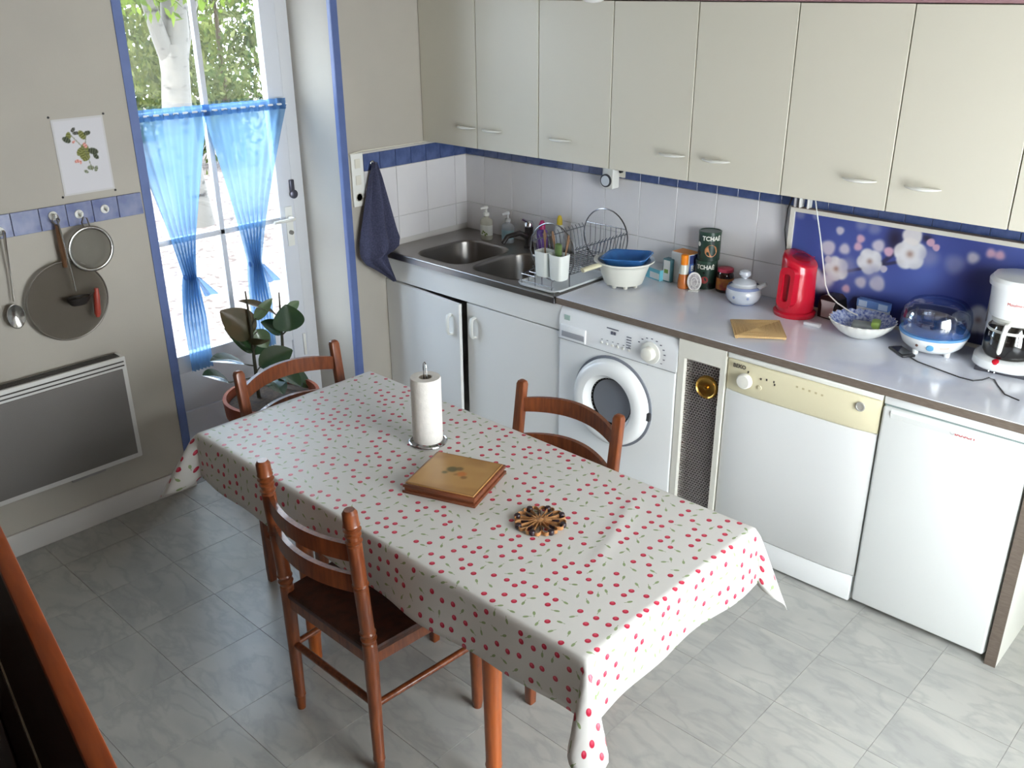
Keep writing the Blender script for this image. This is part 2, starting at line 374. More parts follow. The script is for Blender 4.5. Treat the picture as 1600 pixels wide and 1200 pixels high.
MB().tube([(DX + .006, -.925, 1.045), (DX + .05, -.925, 1.045), (DX + .055, -.935, 1.045), (DX + .055, -1.045, 1.045)], [.009, .009, .009, .008], 10).build('door_handle', whiteplastic, leaf)
MB().lathe([(.011, 0), (.011, .012)], (DX + .006, -.925, .97), 14, axis='x').build('keyhole', M('dull_metal', (140, 138, 134), .4, .8), leaf)
MB().box(DX - .001, DX + .012, -.905, -.88, 1.17, 1.23, .003).lathe([(.022, 0), (.022, .008), (.014, .012)], (DX + .006, -.888, 1.158), 20, axis='x').build('latch_knob', M('latch_metal', (92, 92, 104), .35, .8), dr)
MB().box(DX, DX + .010, -.915, -.90, .30, .42, .002).build('hinge_cover', whiteplastic, leaf)

# ------------------------------------------------------------------ garden outside
gm = bpy.data.materials.new('dry_gravel'); gm.use_nodes = True; gt = NT(gm)
ng = gt.add('ShaderNodeTexNoise', i_Scale=16.0, i_Detail=8.0); tcg = gt.add('ShaderNodeTexCoord'); gt.link(tcg.outputs['Object'], ng.inputs['Vector'])
crg = gt.add('ShaderNodeValToRGB'); e = crg.color_ramp.elements; e[0].position = .36; e[0].color = rgb(62, 48, 42); e[1].position = .47; e[1].color = rgb(112, 100, 95); gt.link(ng.outputs[0], crg.inputs[0])
gt.link(crg.outputs[0], gt.n['Principled BSDF'].inputs['Base Color']); gt.n['Principled BSDF'].inputs['Roughness'].default_value = .9
g = struct(MB().box(-16, -.46, -9, 14, -.2, -.10).build('garden_ground', gm)); g['label'] = 'pale dry gravel ground outside the glazed door'
bark = bpy.data.materials.new('birch_bark'); bark.use_nodes = True; bt = NT(bark)
tcb = bt.add('ShaderNodeTexCoord'); mpb = bt.add('ShaderNodeMapping'); mpb.inputs['Scale'].default_value = (3.2, 3.2, 9); bt.link(tcb.outputs['Object'], mpb.inputs[0])
nb = bt.add('ShaderNodeTexNoise', i_Scale=1.6, i_Detail=3.0); bt.link(mpb.outputs[0], nb.inputs['Vector'])
crb = bt.add('ShaderNodeValToRGB'); e = crb.color_ramp.elements; e[0].position = .30; e[0].color = rgb(30, 26, 24); e[1].position = .42; e[1].color = rgb(94, 90, 84); bt.link(nb.outputs[0], crb.inputs[0])
bt.link(crb.outputs[0], bt.n['Principled BSDF'].inputs['Base Color']); bt.n['Principled BSDF'].inputs['Roughness'].default_value = .8
def leafmat(n, c, c2):
    m = bpy.data.materials.new(n); m.use_nodes = True; t = NT(m); t.n.remove(t.n['Principled BSDF'])
    oi = t.add('ShaderNodeNewGeometry'); mx = t.add('ShaderNodeMix', data_type='RGBA'); mx.inputs['A'].default_value = rgb(*c); mx.inputs['B'].default_value = rgb(*c2); t.link(oi.outputs['Random Per Island'], mx.inputs['Factor'])
    a = t.add('ShaderNodeBsdfDiffuse'); b = t.add('ShaderNodeBsdfTranslucent'); ms = t.add('ShaderNodeMixShader'); ms.inputs[0].default_value = .45
    t.link(mx.outputs['Result'], a.inputs[0]); t.link(mx.outputs['Result'], b.inputs[0]); t.link(a.outputs[0], ms.inputs[1]); t.link(b.outputs[0], ms.inputs[2]); t.link(ms.outputs[0], t.n['Material Output'].inputs[0])
    return m
lm1 = leafmat('birch_leaf', (74, 96, 36), (100, 118, 44)); lm2 = leafmat('hedge_leaf', (52, 66, 32), (100, 106, 56)); lm3 = leafmat('shrub_leaf', (64, 80, 44), (112, 116, 74))
def foliage(mat, parent, n, fpos, size):
    vs, fs = [], []
    for k in range(n):
        p = Vector(fpos()); s = size * random.uniform(.6, 1.3)
        q = Euler((random.uniform(0, 6.3), random.uniform(0, 6.3), random.uniform(0, 6.3))).to_matrix()
        b = len(vs)
        for a in ((-1, 0, 0), (-.2, .45, .1), (1, 0, .25), (-.2, -.45, .1)): vs.append(p + q @ Vector(a) * s)
        fs.append((b, b + 1, b + 2, b + 3))
    me = bpy.data.meshes.new('foliage'); me.from_pydata(vs, [], fs); me.materials.append(mat)
    return link('foliage', me, parent, kind='stuff')
tr = thing('birch_tree', 'birch with pale forked trunk outside the glazed door', 'tree', (-5, 1.03, -.10))
MB().tube([(0, .02, -.02), (.0, -.02, .6), (0, -.03, 1.08), (.02, .0, 1.45), (0, .02, 1.70)], [.17, .150, .140, .128, .140], 14).build('trunk', bark, tr)
MB().tube([(0, -.02, 1.55), (.05, -.12, 1.78), (.06, -.19, 2.1), (.1, -.24, 2.7)], [.09, .075, .065, .05], 10).build('branch', bark, tr)
MB().tube([(0, .02, 1.6), (.0, .07, 1.85), (0, .10, 2.2), (-.1, .14, 2.9)], [.13, .125, .11, .07], 12).build('branch', bark, tr)
MB().tube([(0, .08, 1.55), (-.05, .17, 1.75), (-.08, .3, 2.0), (-.1, .55, 2.5)], [.07, .065, .05, .035], 10).build('branch', bark, tr)
def crown():
    while True:
        p = Vector((random.gauss(.5, .8), random.gauss(-.1, .55), random.gauss(2.75, .42)))
        if p.z > 2.10 + .2 * math.sin(p.y * 5): return p
foliage(lm1, tr, 6500, crown, .055)
def shrub(name, label, loc, R, H, n, mat, sz):
    t = thing(name, label, 'shrub', loc)
    MB().tube([(0, 0, -.02), (.05, .02, H * .4), (0, .05, H * .8)], [.06, .045, .02], 8).build('stem', M('dark_bark', (84, 70, 54), .9), t)
    cl = [(random.uniform(-R, R) * .7, random.uniform(-R, R) * .8, random.uniform(.1, 1) * H) for _ in range(46)]
    def f():
        c = random.choice(cl); return (c[0] + random.gauss(0, R * .16), c[1] + random.gauss(0, R * .16), max(.02, c[2] + random.gauss(0, R * .16)))
    foliage(mat, t, n, f, sz)
shrub('garden_shrub', 'dark green bush behind the left side of the birch trunk', (-8.2, 2.0, -.10), 1.15, 2.9, 5200, lm2, .06)
shrub('garden_shrub', 'green bush behind the right side of the birch trunk', (-8.0, 3.25, -.10), .85, 2.7, 5200, lm3, .055)
shrub('garden_shrub', 'low dark bush furthest back behind the birch', (-10.6, 4.0, -.10), 1.1, 1.7, 3600, lm2, .08)

# ------------------------------------------------------------------ voile curtains
rod = tag(MB().tube([(DX + .03, -1.72, 1.607), (DX + .03, -.89, 1.597)], .005, 8).build('curtain_rod', white), 'thin white curtain rod across the glazed door', 'rod')
def curtain(label, y0, y1, yk, zk, yb0, yb1, zb, zt0, zt1, seed):
    rnd = random.Random(seed); ph = rnd.uniform(0, 6)
    t = thing('voile_curtain', label, 'curtain', (DX + .03, 0, 0), group='tied voile curtains on the glazed door')
    # side edges from rod to knot to hem
    def edges(z, zt):
        if z >= zk:
            f = (z - zk) / (zt - zk); g = f ** 1.15
            return yk - .028 + (y0 - yk + .028) * g, yk + .028 + (y1 - yk - .028) * g
        f = (zk - z) / (zk - zb); g = min(1, f * 2.2) ** .7
        return yk - .026 + (yb0 - yk + .026) * g, yk + .026 + (yb1 - yk - .026) * g
    def f(u, v):
        zt = zt0 + (zt1 - zt0) * u
        z = zb + (zt - zb) * v; a, b = edges(z, zt)
        amp = .006 + .014 * math.exp(-((z - zk) / .22) ** 2) + .004 * (z < zk)
        return (amp * math.sin(u * 2 * PI * 6.5 + ph + 1.2 * math.sin(3 * v)) + .012 * math.exp(-((z - zk) / .05) ** 2) * math.cos((u - .5) * PI), a + (b - a) * u, z)
    MB().grid(f, 72, 64).build('voile', sheer, t)
    MB().grid(lambda u, v: (.009 * math.sin(u * 2 * PI * 9 + ph) + .002, y0 + (y1 - y0) * u, zt0 + (zt1 - zt0) * u - .022 + .05 * v), 60, 4).build('heading', sheer2, t)
    MB().lathe([(.030, -.012), (.034, 0), (.030, .012)], (0, yk, zk), 16, .6, 1, False, False).build('tieback', sheer2, t)
    MB().grid(lambda u, v: (.035 + .006 * math.sin(u * 9), yk + .012 + .055 * u * (.3 + v) + .03 * v, zk - .002 - .10 * v), 8, 8).build('tie_end', sheer2, t)
curtain('left blue voile curtain tied in the middle, hanging low beside the wall', -1.72, -1.31, -1.512, .875, -1.575, -1.455, .41, 1.607, 1.602, 3)
curtain('right blue voile curtain tied in the middle, behind the plant', -1.335, -.895, -1.165, .865, -1.21, -1.10, .42, 1.602, 1.597, 5)

# ------------------------------------------------------------------ rubber plant
pl = thing('potted_rubber_plant', 'rubber plant with big glossy leaves in terracotta pot by the door', 'plant', (.10, -1.40, 0))
MB().lathe([(.13, 0), (.19, .27), (.215, .28), (.222, .36), (.205, .362), (.198, .31), (.0005, .30)], (0, 0, 0), 40, cap1=False).build('pot', terra, pl)
MB().lathe([(.197, .325), (.12, .338), (.0005, .342)], (0, 0, 0), 28).build('soil', M('potting_soil', (44, 34, 28), .95, noise=60, col2=(74, 58, 46), bump=(70, .8)), pl)
stemm = M('plant_stem', (54, 52, 36), .6)
O = Vector((.10, -1.40, 0))
for pts in ([(.05, -1.439, .335), (.05, -1.439, .536), (.05, -1.435, .692), (.05, -1.442, .861)], [(.05, -1.295, .335), (.05, -1.28, .587), (.05, -1.27, .815)]):
    MB().tube([Vector(p) - O for p in pts], [.009, .008, .007, .003][:len(pts)] if len(pts) == 4 else [.008, .007, .003], 8).build('stem', stemm, pl)
lgr = M('rubber_leaf', (40, 62, 42), .22, noise=9, col2=(52, 74, 46), coat=.4); lbr = M('rubber_leaf_underside', (92, 70, 40), .4, noise=9, col2=(70, 66, 38)); lpl = M('rubber_leaf_pale', (96, 116, 84), .3, coat=.3)
LV = [((0, -1.546, .782), (.04, -1.418, .645), .125, (1, -.2, .35), lbr), ((.02, -1.546, .708), (.05, -1.434, .573), .10, (.8, .3, .6), lgr), ((.05, -1.473, .827), (.05, -1.301, .726), .06, (.4, .2, .9), lbr), ((.08, -1.328, .807), (.05, -1.412, .717), .045, (.8, -.5, .5), lpl),
      ((.10, -1.271, .767), (.10, -1.273, .636), .125, (1, -.3, .15), lgr), ((.12, -1.687, .622), (.06, -1.49, .529), .10, (.3, -.2, .9), lgr), ((.14, -1.743, .576), (.08, -1.59, .474), .09, (.4, .1, .9), lgr), ((.10, -1.262, .543), (.06, -1.423, .496), .10, (.7, -.2, .7), lgr),
      ((.02, -1.362, .688), (.05, -1.276, .618), .07, (.7, 0, .7), lgr), ((.08, -1.381, .581), (.05, -1.411, .67), .07, (.8, -.4, .3), lpl), ((.10, -1.176, .325), (.06, -1.301, .439), .09, (.5, -.1, .8), lgr), ((.05, -1.167, .749), (.05, -1.239, .713), .04, (.6, .3, .7), lpl),
      ((.16, -1.44, .66), (.06, -1.43, .60), .08, (.5, .1, .8), lbr), ((.20, -1.30, .40), (.08, -1.35, .46), .10, (.3, .1, .9), lgr), ((.24, -1.42, .41), (.10, -1.42, .45), .10, (.2, .1, .9), lgr), ((-.05, -1.36, .62), (.04, -1.43, .55), .09, (.6, .2, .7), lgr)]
for tip, base, wd, nrm, m in LV:
    T, B = Vector(tip) - O, Vector(base) - O; ax = T - B; ln = ax.length; ax.normalize(); n = Vector(nrm); n = (n - ax * n.dot(ax)).normalized(); sd = ax.cross(n)
    def f(u, v):
        t = u; wv = math.sin(PI * min(1, t ** .8 * .97 + .015)) ** .75 * wd * .6 * (1 if t < .9 else (1 - (t - .9) * 3)); s = (v - .5) * 2
        return B + ax * (ln * t) + sd * (s * wv) + n * (abs(s) * wv * .28 - .12 * ln * (t - .45) ** 2)
    MB().grid(f, 14, 6).build('leaf', m, pl)
    st = Vector((-.05, -1.439 if B.y + O.y < -1.35 else -1.28, B.z - .03)); st.x = .05
    MB().tube([Vector((.05, st.y, max(.35, B.z - .03))) - Vector((O.x, O.y, 0)), B + n * (-.12 * ln * .2) + ax * .01], .0035, 6).build('leaf_stalk', stemm, pl)

# ------------------------------------------------------------------ wall heater
ht = thing('wall_convector', 'white electric convector heater with grey grille, low on left wall', 'heater', (0, -2.04, 0))
MB().box(.012, .085, -.78, 0, .275, .735, .008).box(-.001, .014, -.72, -.06, .34, .68).build('casing', M('heater_white', (206, 204, 200), .45), ht)
MB().box(.086, .0905, -.75, -.022, .30, .685, .002).build('front_grille', M('heater_grey', (112, 108, 104), .6, bump=(420, .5)), ht)
for k in range(4): MB().box(.03 + .0135 * k, .037 + .0135 * k, -.76, -.02, .733, .7375).build('top_slot', M('heater_slot', (66, 62, 60), .6), ht, smooth=False)
MB().box(.0865, .089, -.76, -.012, .695, .700).box(.0865, .089, -.76, -.012, .712, .717).build('front_slot', M('heater_slot', (0, 0, 0)), ht, smooth=False)
MB().box(.05, .075, -.30, -.16, .262, .276, .003).build('control_lip', M('heater_lip_grey', (150, 148, 146), .5), ht)  # control lip in a plain mid grey

# ------------------------------------------------------------------ botanical print
pr = thing('botanical_print', 'white paper print of a leafy flower sprig pinned on left wall', 'picture', (0, 0, 0))
PB = [(-2.039, 1.613, .011, 0), (-2.068, 1.605, .015, 1), (-2.077, 1.592, .016, 2), (-2.047, 1.626, .01, 0), (-2.017, 1.604, .018, 1), (-1.996, 1.609, .013, 2), (-2.016, 1.544, .027, 1), (-1.985, 1.54, .019, 2), (-2.036, 1.544, .016, 1), (-1.978, 1.52, .013, 2), (-2.016, 1.518, .016, 1), (-2.03, 1.53, .015, 1), (-2.006, 1.48, .013, 4), (-1.986, 1.474, .011, 4), (-2.025, 1.468, .009, 4), (-2.053, 1.582, .007, 3), (-2.012, 1.565, .011, 3), (-2.052, 1.51, .010, 3), (-2.040, 1.505, .007, 3)]
PCOL = [(74, 74, 66), (112, 114, 52), (62, 68, 46), (206, 140, 130), (120, 126, 104)]
def fprint(u, v):
    y, z = -2.122 + .195 * u, 1.388 + .28 * v; c = [206, 204, 208]
    if min(u, 1 - u) < .03 or min(v, 1 - v) < .02: c = [198, 196, 196]
    for k, (py, pz, r, ci) in enumerate(PB):
        dy, dz = y - py, z - pz; a = k * 1.3; p, q = dy * math.cos(a) + dz * math.sin(a), -dy * math.sin(a) + dz * math.cos(a)
        e = (p / r) ** 2 + (q / (r * .62)) ** 2
        if e < 1.3: c = mixc(c, [x + 26 * math.sin(p * 700) for x in PCOL[ci]], sstep(1.25, .85, e))
    for (a, b, c2, d2) in ((-2.06, 1.61, -2.015, 1.55), (-2.015, 1.55, -2.0, 1.47), (-2.01, 1.57, -2.0, 1.61)):
        t = max(0, min(1, ((y - a) * (c2 - a) + (z - b) * (d2 - b)) / ((c2 - a) ** 2 + (d2 - b) ** 2))); ds = math.hypot(y - a - t * (c2 - a), z - b - t * (d2 - b))
        if ds < .002: c = mixc(c, (110, 112, 80), .7)
    return c
MB().box(.001, .0022, -2.1225, -1.9265, 1.3875, 1.6685).build('paper', M('paper_white', (206, 204, 208), .7), pr, smooth=False)
paint('printed_sheet', (.0024, -2.122, 1.388), (0, .195, 0), (0, 0, .28), 78, 112, fprint, vcol_mat('botanical_ink', .7), pr)
for y, z in ((-2.127, 1.678), (-1.921, 1.673), (-2.13, 1.385), (-1.925, 1.382)): MB().lathe([(.0045, 0), (.004, .003), (.001, .005)], (0, y, z), 10, axis='x').build('pin', darkgrey, pr)

# ------------------------------------------------------------------ hooks and hanging tools
steel_d = M('dull_steel', (128, 122, 116), .35, .9)
HK = [(-2.38, 1.30), (-2.184, 1.325), (-2.087, 1.315), (-1.985, 1.318)]
for (y, z), lb in zip(HK, ('small white wall hook holding the big spoon', 'small wall hook holding the splatter screen', 'small white wall hook holding the little sieve', 'empty white wall hook nearest the glazed door')):
    o = MB().lathe([(.017, 0), (.017, .004), (.013, .006)], (.0098, y, z), 16, axis='x').tube([(.014, y, z), (.035, y, z - .004), (.040, y, z + .002), (.041, y, z + .012)], .0045, 8).build('wall_hook', whiteplastic)
    tag(o, lb, 'hook', 'stick-on hooks on the left tile border')
ss = thing('splatter_screen', 'large round splatter screen with wooden handle hanging on left wall', 'splatter guard', (.030, -2.197, .995))
MB().tube([(0, .155 * math.cos(a), .155 * math.sin(a)) for a in [2 * PI * i / 48 for i in range(48)]], .0035, 8, True).build('rim', steel_d, ss)
MB().lathe([(.154, 0), (.0005, .0006)], (0, 0, 0), 40, axis='x', cap0=False, cap1=False).build('gauze', gauze, ss)
MB().tube([(.004, .012, .135), (.004, .012, .20), (.004, .012, .30)], [.013, .016, .013], 12, sect=(.6, 1)).build('handle', M('worn_wood_handle', (134, 98, 70), .5, noise=20), ss)
MB().tube([(.004, .012, .295), (.004, -.002, .315), (.006, .004, .336), (.006, .020, .336), (.004, .026, .315), (.004, .012, .295)], .0028, 8).build('hanging_loop', steel_d, ss)
sv = thing('small_sieve', 'small round wire sieve hanging over the splatter screen', 'sieve', (.055, -2.083, 1.185))
MB().tube([(0, .083 * math.cos(a), .083 * math.sin(a)) for a in [2 * PI * i / 40 for i in range(40)]], .005, 8, True, sect=(1.3, .7)).build('rim', M('bright_steel', (178, 176, 172), .2, 1), sv)
MB().lathe([(.082, 0), (.076, -.014), (.058, -.03), (.03, -.038), (.0005, -.040)], (0, 0, 0), 32, axis='x', cap0=False, cap1=False).build('mesh_bowl', glassy('sieve_gauze', (128, 124, 116), .34, 'GAUZE'), sv)
MB().tube([(0, -.01, .083), (-.008, -.014, .105), (-.014, -.002, .122), (-.012, .010, .118), (0, .012, .083)], .0028, 8).build('hanging_loop', steel_d, sv)
ld = thing('skimming_ladle', 'small dark ladle with thin steel stem in front of the splatter screen', 'ladle', (.075, -2.18, 1.01))
MB().tube([(-.028, -.005, .300), (-.015, -.004, .25), (0, -.002, .12), (0, .0, .03)], .0032, 8).build('stem', M('bright_steel', (0, 0, 0)), ld)
MB().tube([(-.028, -.005, .300), (-.044, -.002, .316), (-.030, .004, .303)], .003, 8).build('hook_end', steel_d, ld)
MB().lathe([(.0005, -.03), (.03, -.024), (.044, -.006), (.046, .006), (.042, .006), (.028, -.018), (.0005, -.022)], (0, .005, .0), 24, .6, 1).build('bowl', M('dark_metal', (50, 46, 44), .45, .6), ld)
pe = thing('red_handled_peeler', 'small red handled peeler hanging beside the dark ladle', 'peeler', (.075, -2.105, .98))
MB().tube([(0, .005, .055), (0, .0, .02), (0, -.008, -.045), (0, -.010, -.06)], [.008, .012, .0125, .008], 12).build('handle', M('red_handle', (158, 60, 46), .4), pe)
MB().tube([(0, .005, .05), (-.004, -.03, .03), (-.006, -.075, .03)], [.004, .007, .003], 8, sect=(1, .5)).build('blade', steel_d, pe)
sp = thing('serving_spoon', 'large steel serving spoon hanging at the far left of the tiles', 'spoon', (.024, -2.39, .99))
MB().tube([(.028, .012, .318), (.010, .012, .27), (0, .008, .15), (0, .0, .05)], [.008, .009, .006, .006], 10, sect=(.5, 1.2)).build('handle', M('bright_steel', (0, 0, 0)), sp)
MB().lathe([(.0005, .0), (.02, .004), (.032, .012), (.033, .014), (.031, .015), (.018, .008), (.0005, .005)], (.0, -.008, -.005), 24, 1.0, 1.45, axis='x').build('bowl', M('bright_steel', (0, 0, 0)), sp)

# ------------------------------------------------------------------ light switch, towel
sw = thing('switch_plate', 'vertical white plate with two switches and a socket by the door', 'switch', (0, 0, 0))
MB().box(.001, .009, -.772, -.700, 1.12, 1.375, .003).build('plate', whiteplastic, sw)
for z in (1.305, 1.225): MB().box(.009, .0125, -.752, -.720, z, z + .045, .002).build('rocker', M('cream_switch', (218, 214, 200), .4), sw)
MB().lathe([(.022, .009), (.022, .011), (.017, .011), (.016, .003), (.0005, .003)], (0, -.736, 1.165), 24, axis='x').build('socket', M('socket_grey', (186, 182, 172), .5), sw)
MB().tube([(.005, -.772, 1.37), (.005, -.776, 1.376), (.005, -.70, 1.383), (.005, -.40, 1.381), (.005, -.05, 1.380)], .0035, 6).build('cable_conduit', M('cream_switch', (0, 0, 0)), sw)
hk = tag(MB().lathe([(.014, 0), (.014, .005), (.010, .008)], (.0098, -.648, 1.318), 16, axis='x').tube([(.015, -.648, 1.318), (.036, -.648, 1.314), (.040, -.648, 1.322)], .004, 8).build('towel_hook', M('hook_steel', (190, 190, 192), .2, 1)), 'small steel hook holding the blue towel', 'hook')
TW = [(1.325, .030, [-.662, -.634], .010), (1.25, .034, [-.692, -.612], .022), (1.13, .040, [-.732, -.584], .034), (1.0, .046, [-.772, -.552], .040), (.945, .050, [-.786, -.535], .042), (.905, .054, [-.792, -.545], .040), (.887, .058, [-.792, -.585], .038), (.872, .062, [-.788, -.637], .034), (.84, .072, [-.768, -.636], .032), (.80, .088, [-.712, -.634], .026), (.768, .108, [-.676, -.633], .018), (.742, .126, [-.652, -.634], .010)]
rings = []
for z, x, (a, b), dp in TW:
    ring = []; N = 40
    for i in range(N):
        t = 2 * PI * i / N; yy = (a + b) / 2 - (b - a) / 2 * math.cos(t); s = math.sin(t)
        ring.append((x + dp * .55 * s + (dp * .9 * math.sin(t * 7 + z * 3) * s if s > 0 else 0), yy, z + .0 * s))
    rings.append(ring)
towm = M('blue_grey_terry', (76, 78, 104), .95, noise=140, col2=(60, 62, 86), bump=(380, 1.0))
tag(MB().loft(rings).build('hand_towel', towm, ang=80), 'blue grey terry towel hanging by the sink', 'towel')

# ------------------------------------------------------------------ wall cabinets
UB, UTOP, UF = 1.3851, 2.056, -.3014
def handle_h(x, z, y):
    pts, rs = [], []
    for i in range(13):
        t = i / 12; pts.append((x - .06 + .12 * t, y - .003 - .026 * math.sin(PI * t) ** .6, z)); rs.append(.004 + .0085 * math.sin(PI * t) ** .8)
    return MB().tube(pts, rs, 10, sect=(1.25, .55))
def wall_cab(x0, x1, doors, label):
    t = thing('wall_cabinet', label, 'cabinet', ((x0 + x1) / 2, 0, UB), group='row of white wall cabinets'); cx = (x0 + x1) / 2
    MB().box(x0 - cx + .001, x1 - cx - .001, UF + .022, -.014, 0.0, UTOP - UB).build('body', M('carcass_gap_shade', (96, 90, 82), .6), t, smooth=False)  # body colour darkened so the door gaps read as lines of shade
    for a, b, hx in doors:
        d = MB().box(a - cx + .0022, b - cx - .0022, UF, UF + .0195, 0, UTOP - UB - .001, .0015, 1).build('door', creamlam, t)
        handle_h(hx - cx, 1.482 - UB, UF).build('handle', whiteplastic, d)
wall_cab(.0, .787, [(.001, .3935, .325), (.3935, .787, .50)], 'white two-door wall cabinet in the corner above the sink')
wall_cab(.787, 1.193, [(.787, 1.193, .925)], 'narrow white one-door wall cabinet above the dish rack')
wall_cab(1.193, 2.002, [(1.193, 1.594, 1.515), (1.594, 2.002, 1.72)], 'white two-door wall cabinet above the tea tins')
wall_cab(2.002, 2.804, [(2.002, 2.403, 2.30), (2.403, 2.804, 2.52)], 'white two-door wall cabinet above the blossom picture')
wall_cab(2.804, 3.6, [(2.804, 3.20, 3.1), (3.20, 3.6, 3.3)], 'white wall cabinet at the right end above the coffee maker')

# ------------------------------------------------------------------ sink unit
YF = -.600
su = thing('sink_cabinet', 'white two-door base cabinet under the steel sink', 'cabinet', (0, 0, 0))
MB().box(.004, .02, YF + .02, -.02, .0, .845).box(1.172, 1.188, YF + .02, -.02, .0, .845).box(.02, 1.172, YF + .02, -.02, .10, .116).box(.02, 1.172, -.036, -.02, .116, .845).box(.004, 1.188, YF + .03, YF + .05, 0, .10).build('body', laminate, su, smooth=False)
MB().box(.004, 1.188, YF, YF + .018, .728, .846, .0015, 1).build('fascia', laminate, su)
def lowhandle(x, z, y):
    return MB().tube([(x, y, z - .05), (x, y - .020, z - .046), (x, y - .026, z - .03), (x, y - .026, z + .03), (x, y - .020, z + .046), (x, y, z + .05)], .0095, 10, sect=(1.3, .6))
d1 = MB().box(0, .590, -.018, 0, .105, .722, .0015, 1).build('door', laminate, su, loc=(.006, YF + .018, 0), rot=(0, 0, -.075))
lowhandle(.53, .61, -.018).build('handle', whiteplastic, d1)
d2 = MB().box(.602, 1.187, YF, YF + .018, .105, .722, .0015, 1).build('door', laminate, su)
lowhandle(.655, .61, YF).build('handle', whiteplastic, d2)
sk = thing('kitchen_sink', 'stainless steel double bowl sink in the corner', 'sink', (0, 0, 0))
b = MB(); B1 = (.355, -.372, .345, .395, .09); B2 = (.735, -.372, .335, .395, .09)
SH = .846; ST = .882
outer = [(.008, -.620), (1.168, -.620), (1.168, -.008), (.008, -.008)]
loops = []
for lp in (outer, rrect(*B1, 8), rrect(*B2, 8)):
    vs = [b.bm.verts.new((x, y, ST)) for x, y in lp]; loops.append(vs)
    for i in range(len(vs)): b.bm.edges.new((vs[i], vs[(i + 1) % len(vs)]))
bmesh.ops.triangle_fill(b.bm, use_beauty=True, use_dissolve=False, edges=list(b.bm.edges))
b.loft([[(x, y, ST) for x, y in outer], [(x, y, ST - .034) for x, y in outer]], False, False)
b.tube([(.008, -.620, ST - .004), (1.168, -.620, ST - .004)], .005, 8)
sinktop = b.build('sink_top', steel, sk, ang=30)
for i, B in enumerate((B1, B2)):
    def rr(s, z, rr_): return [(x, y, z) for x, y in rrect(B[0], B[1], B[2] - s, B[3] - s, rr_, 8)]
    MB().loft([rr(-.006, ST + .0015, .093), rr(0, ST, .09), rr(.006, ST - .012, .088), rr(.02, ST - .12, .08), rr(.05, ST - .150, .065), rr(.14, ST - .157, .05)], False, True).build('bowl', steel, sk, ang=50)
    MB().lathe([(.034, .0), (.03, .003), (.022, .001), (.0005, .001)], (B[0], B[1], ST - .157), 20).build('drain', chrome, sk)
fc = thing('mixer_tap', 'dark mixer tap with chrome top behind the sink bowls', 'tap', (.545, -.095, ST))
fb = M('dark_granite', (30, 26, 26), .3, noise=80, col2=(52, 46, 44))
MB().lathe([(.027, 0), (.027, .008), (.023, .012), (.022, .105), (.024, .11)], (0, 0, 0), 24).build('body', fb, fc)
MB().tube([(0, -.015, .06), (-.01, -.06, .085), (-.03, -.13, .075), (-.035, -.155, .045)], [.015, .014, .0125, .012], 12).build('spout', fb, fc)
MB().lathe([(.0245, .11), (.0245, .125), (.018, .138), (.0005, .142)], (0, 0, 0), 24).tube([(0, -.01, .134), (.0, -.055, .158)], [.007, .006], 10).build('lever', chrome, fc)

# ------------------------------------------------------------------ worktop and appliances
WT0, WT1, WX0, WX1 = .8495, .881, 1.172, 3.13
wt = thing('worktop', 'long white kitchen worktop with brown front edge', 'worktop', (0, 0, 0))
MB().box(WX0, WX1, -.606, -.007, WT0, WT1 - .0012).build('slab', stone, wt, smooth=False)
MB().box(WX0, WX1, -.6135, -.6062, WT0, WT1 - .0035).build('edge_strip', edgebrown, wt, smooth=False)
MB().box(WX0, WX1, -.6135, -.007, WT1 - .0033, WT1).build('surface', stone, wt, smooth=False)
ep = thing('end_panel', 'white end panel with brown edge right of the fridge', 'panel', (0, 0, 0))
MB().box(3.092, 3.128, -.606, -.007, 0, WT0 - .0005).build('board', M('panel_white', (226, 226, 216), .4), ep, smooth=False)
MB().box(3.092, 3.128, -.6135, -.6065, 0, WT0 - .0005).build('edge_strip', edgebrown, ep, smooth=False)

wm = thing('washing_machine', 'white front-loading washing machine with round dark porthole', 'washing machine', (1.50, 0, 0)); ox = 1.50
WF = -.616; L, R = 1.1935 - ox, 1.803 - ox
MB().box(L, R, WF + .02, -.05, .012, .842, .006, 2).build('body', white, wm)
MB().box(L, R, WF, WF + .022, .015, .700, .010, 3, lambda c, d: abs(d.z) > .9).build('front_panel', white, wm)
MB().prism([(WF - .002, .703), (WF + .004, .80), (WF + .018, .838), (WF + .05, .842), (WF + .05, .703)], 'x', L, R).build('control_panel', M('panel_enamel', (234, 236, 238), .3), wm, ang=25)
MB().box(L, R, WF - .004, WF - .001, .7005, .7030).build('panel_joint', M('joint_grey', (150, 152, 154), .5), wm, smooth=False)
dw_ = MB().box(1.205 - ox, 1.345 - ox, WF - .008, WF + .01, .706, .768, .004).build('detergent_drawer', M('panel_enamel', (0, 0, 0)), wm)
MB().box(1.215 - ox, 1.34 - ox, WF - .0092, WF - .006, .716, .742, .002).build('drawer_grip', M('grip_grey', (156, 158, 164), .5), dw_)
k = MB().lathe([(.047, 0), (.046, .004), (.036, .006)], (1.676 - ox, WF - .001, .755), 32, axis='y').build('dial_ring', whiteplastic, wm)
MB().lathe([(.030, .004), (.027, .03), (.022, .033), (.0005, .034)], (1.676 - ox, WF - .001, .755), 28, axis='y').build('dial_knob', M('dial_white', (232, 230, 220), .35), k)
pm = MB()
for i in range(6): pm.lathe([(.006, 0), (.005, .004), (.0005, .005)], (1.43 - ox + i * .028, WF - .001, .738), 10, axis='y')
pm.build('button_row', whiteplastic, wm, kind='stuff')
pm = MB()
pm.box(1.452 - ox, 1.512 - ox, WF + .0005, WF + .003, .806, .810)
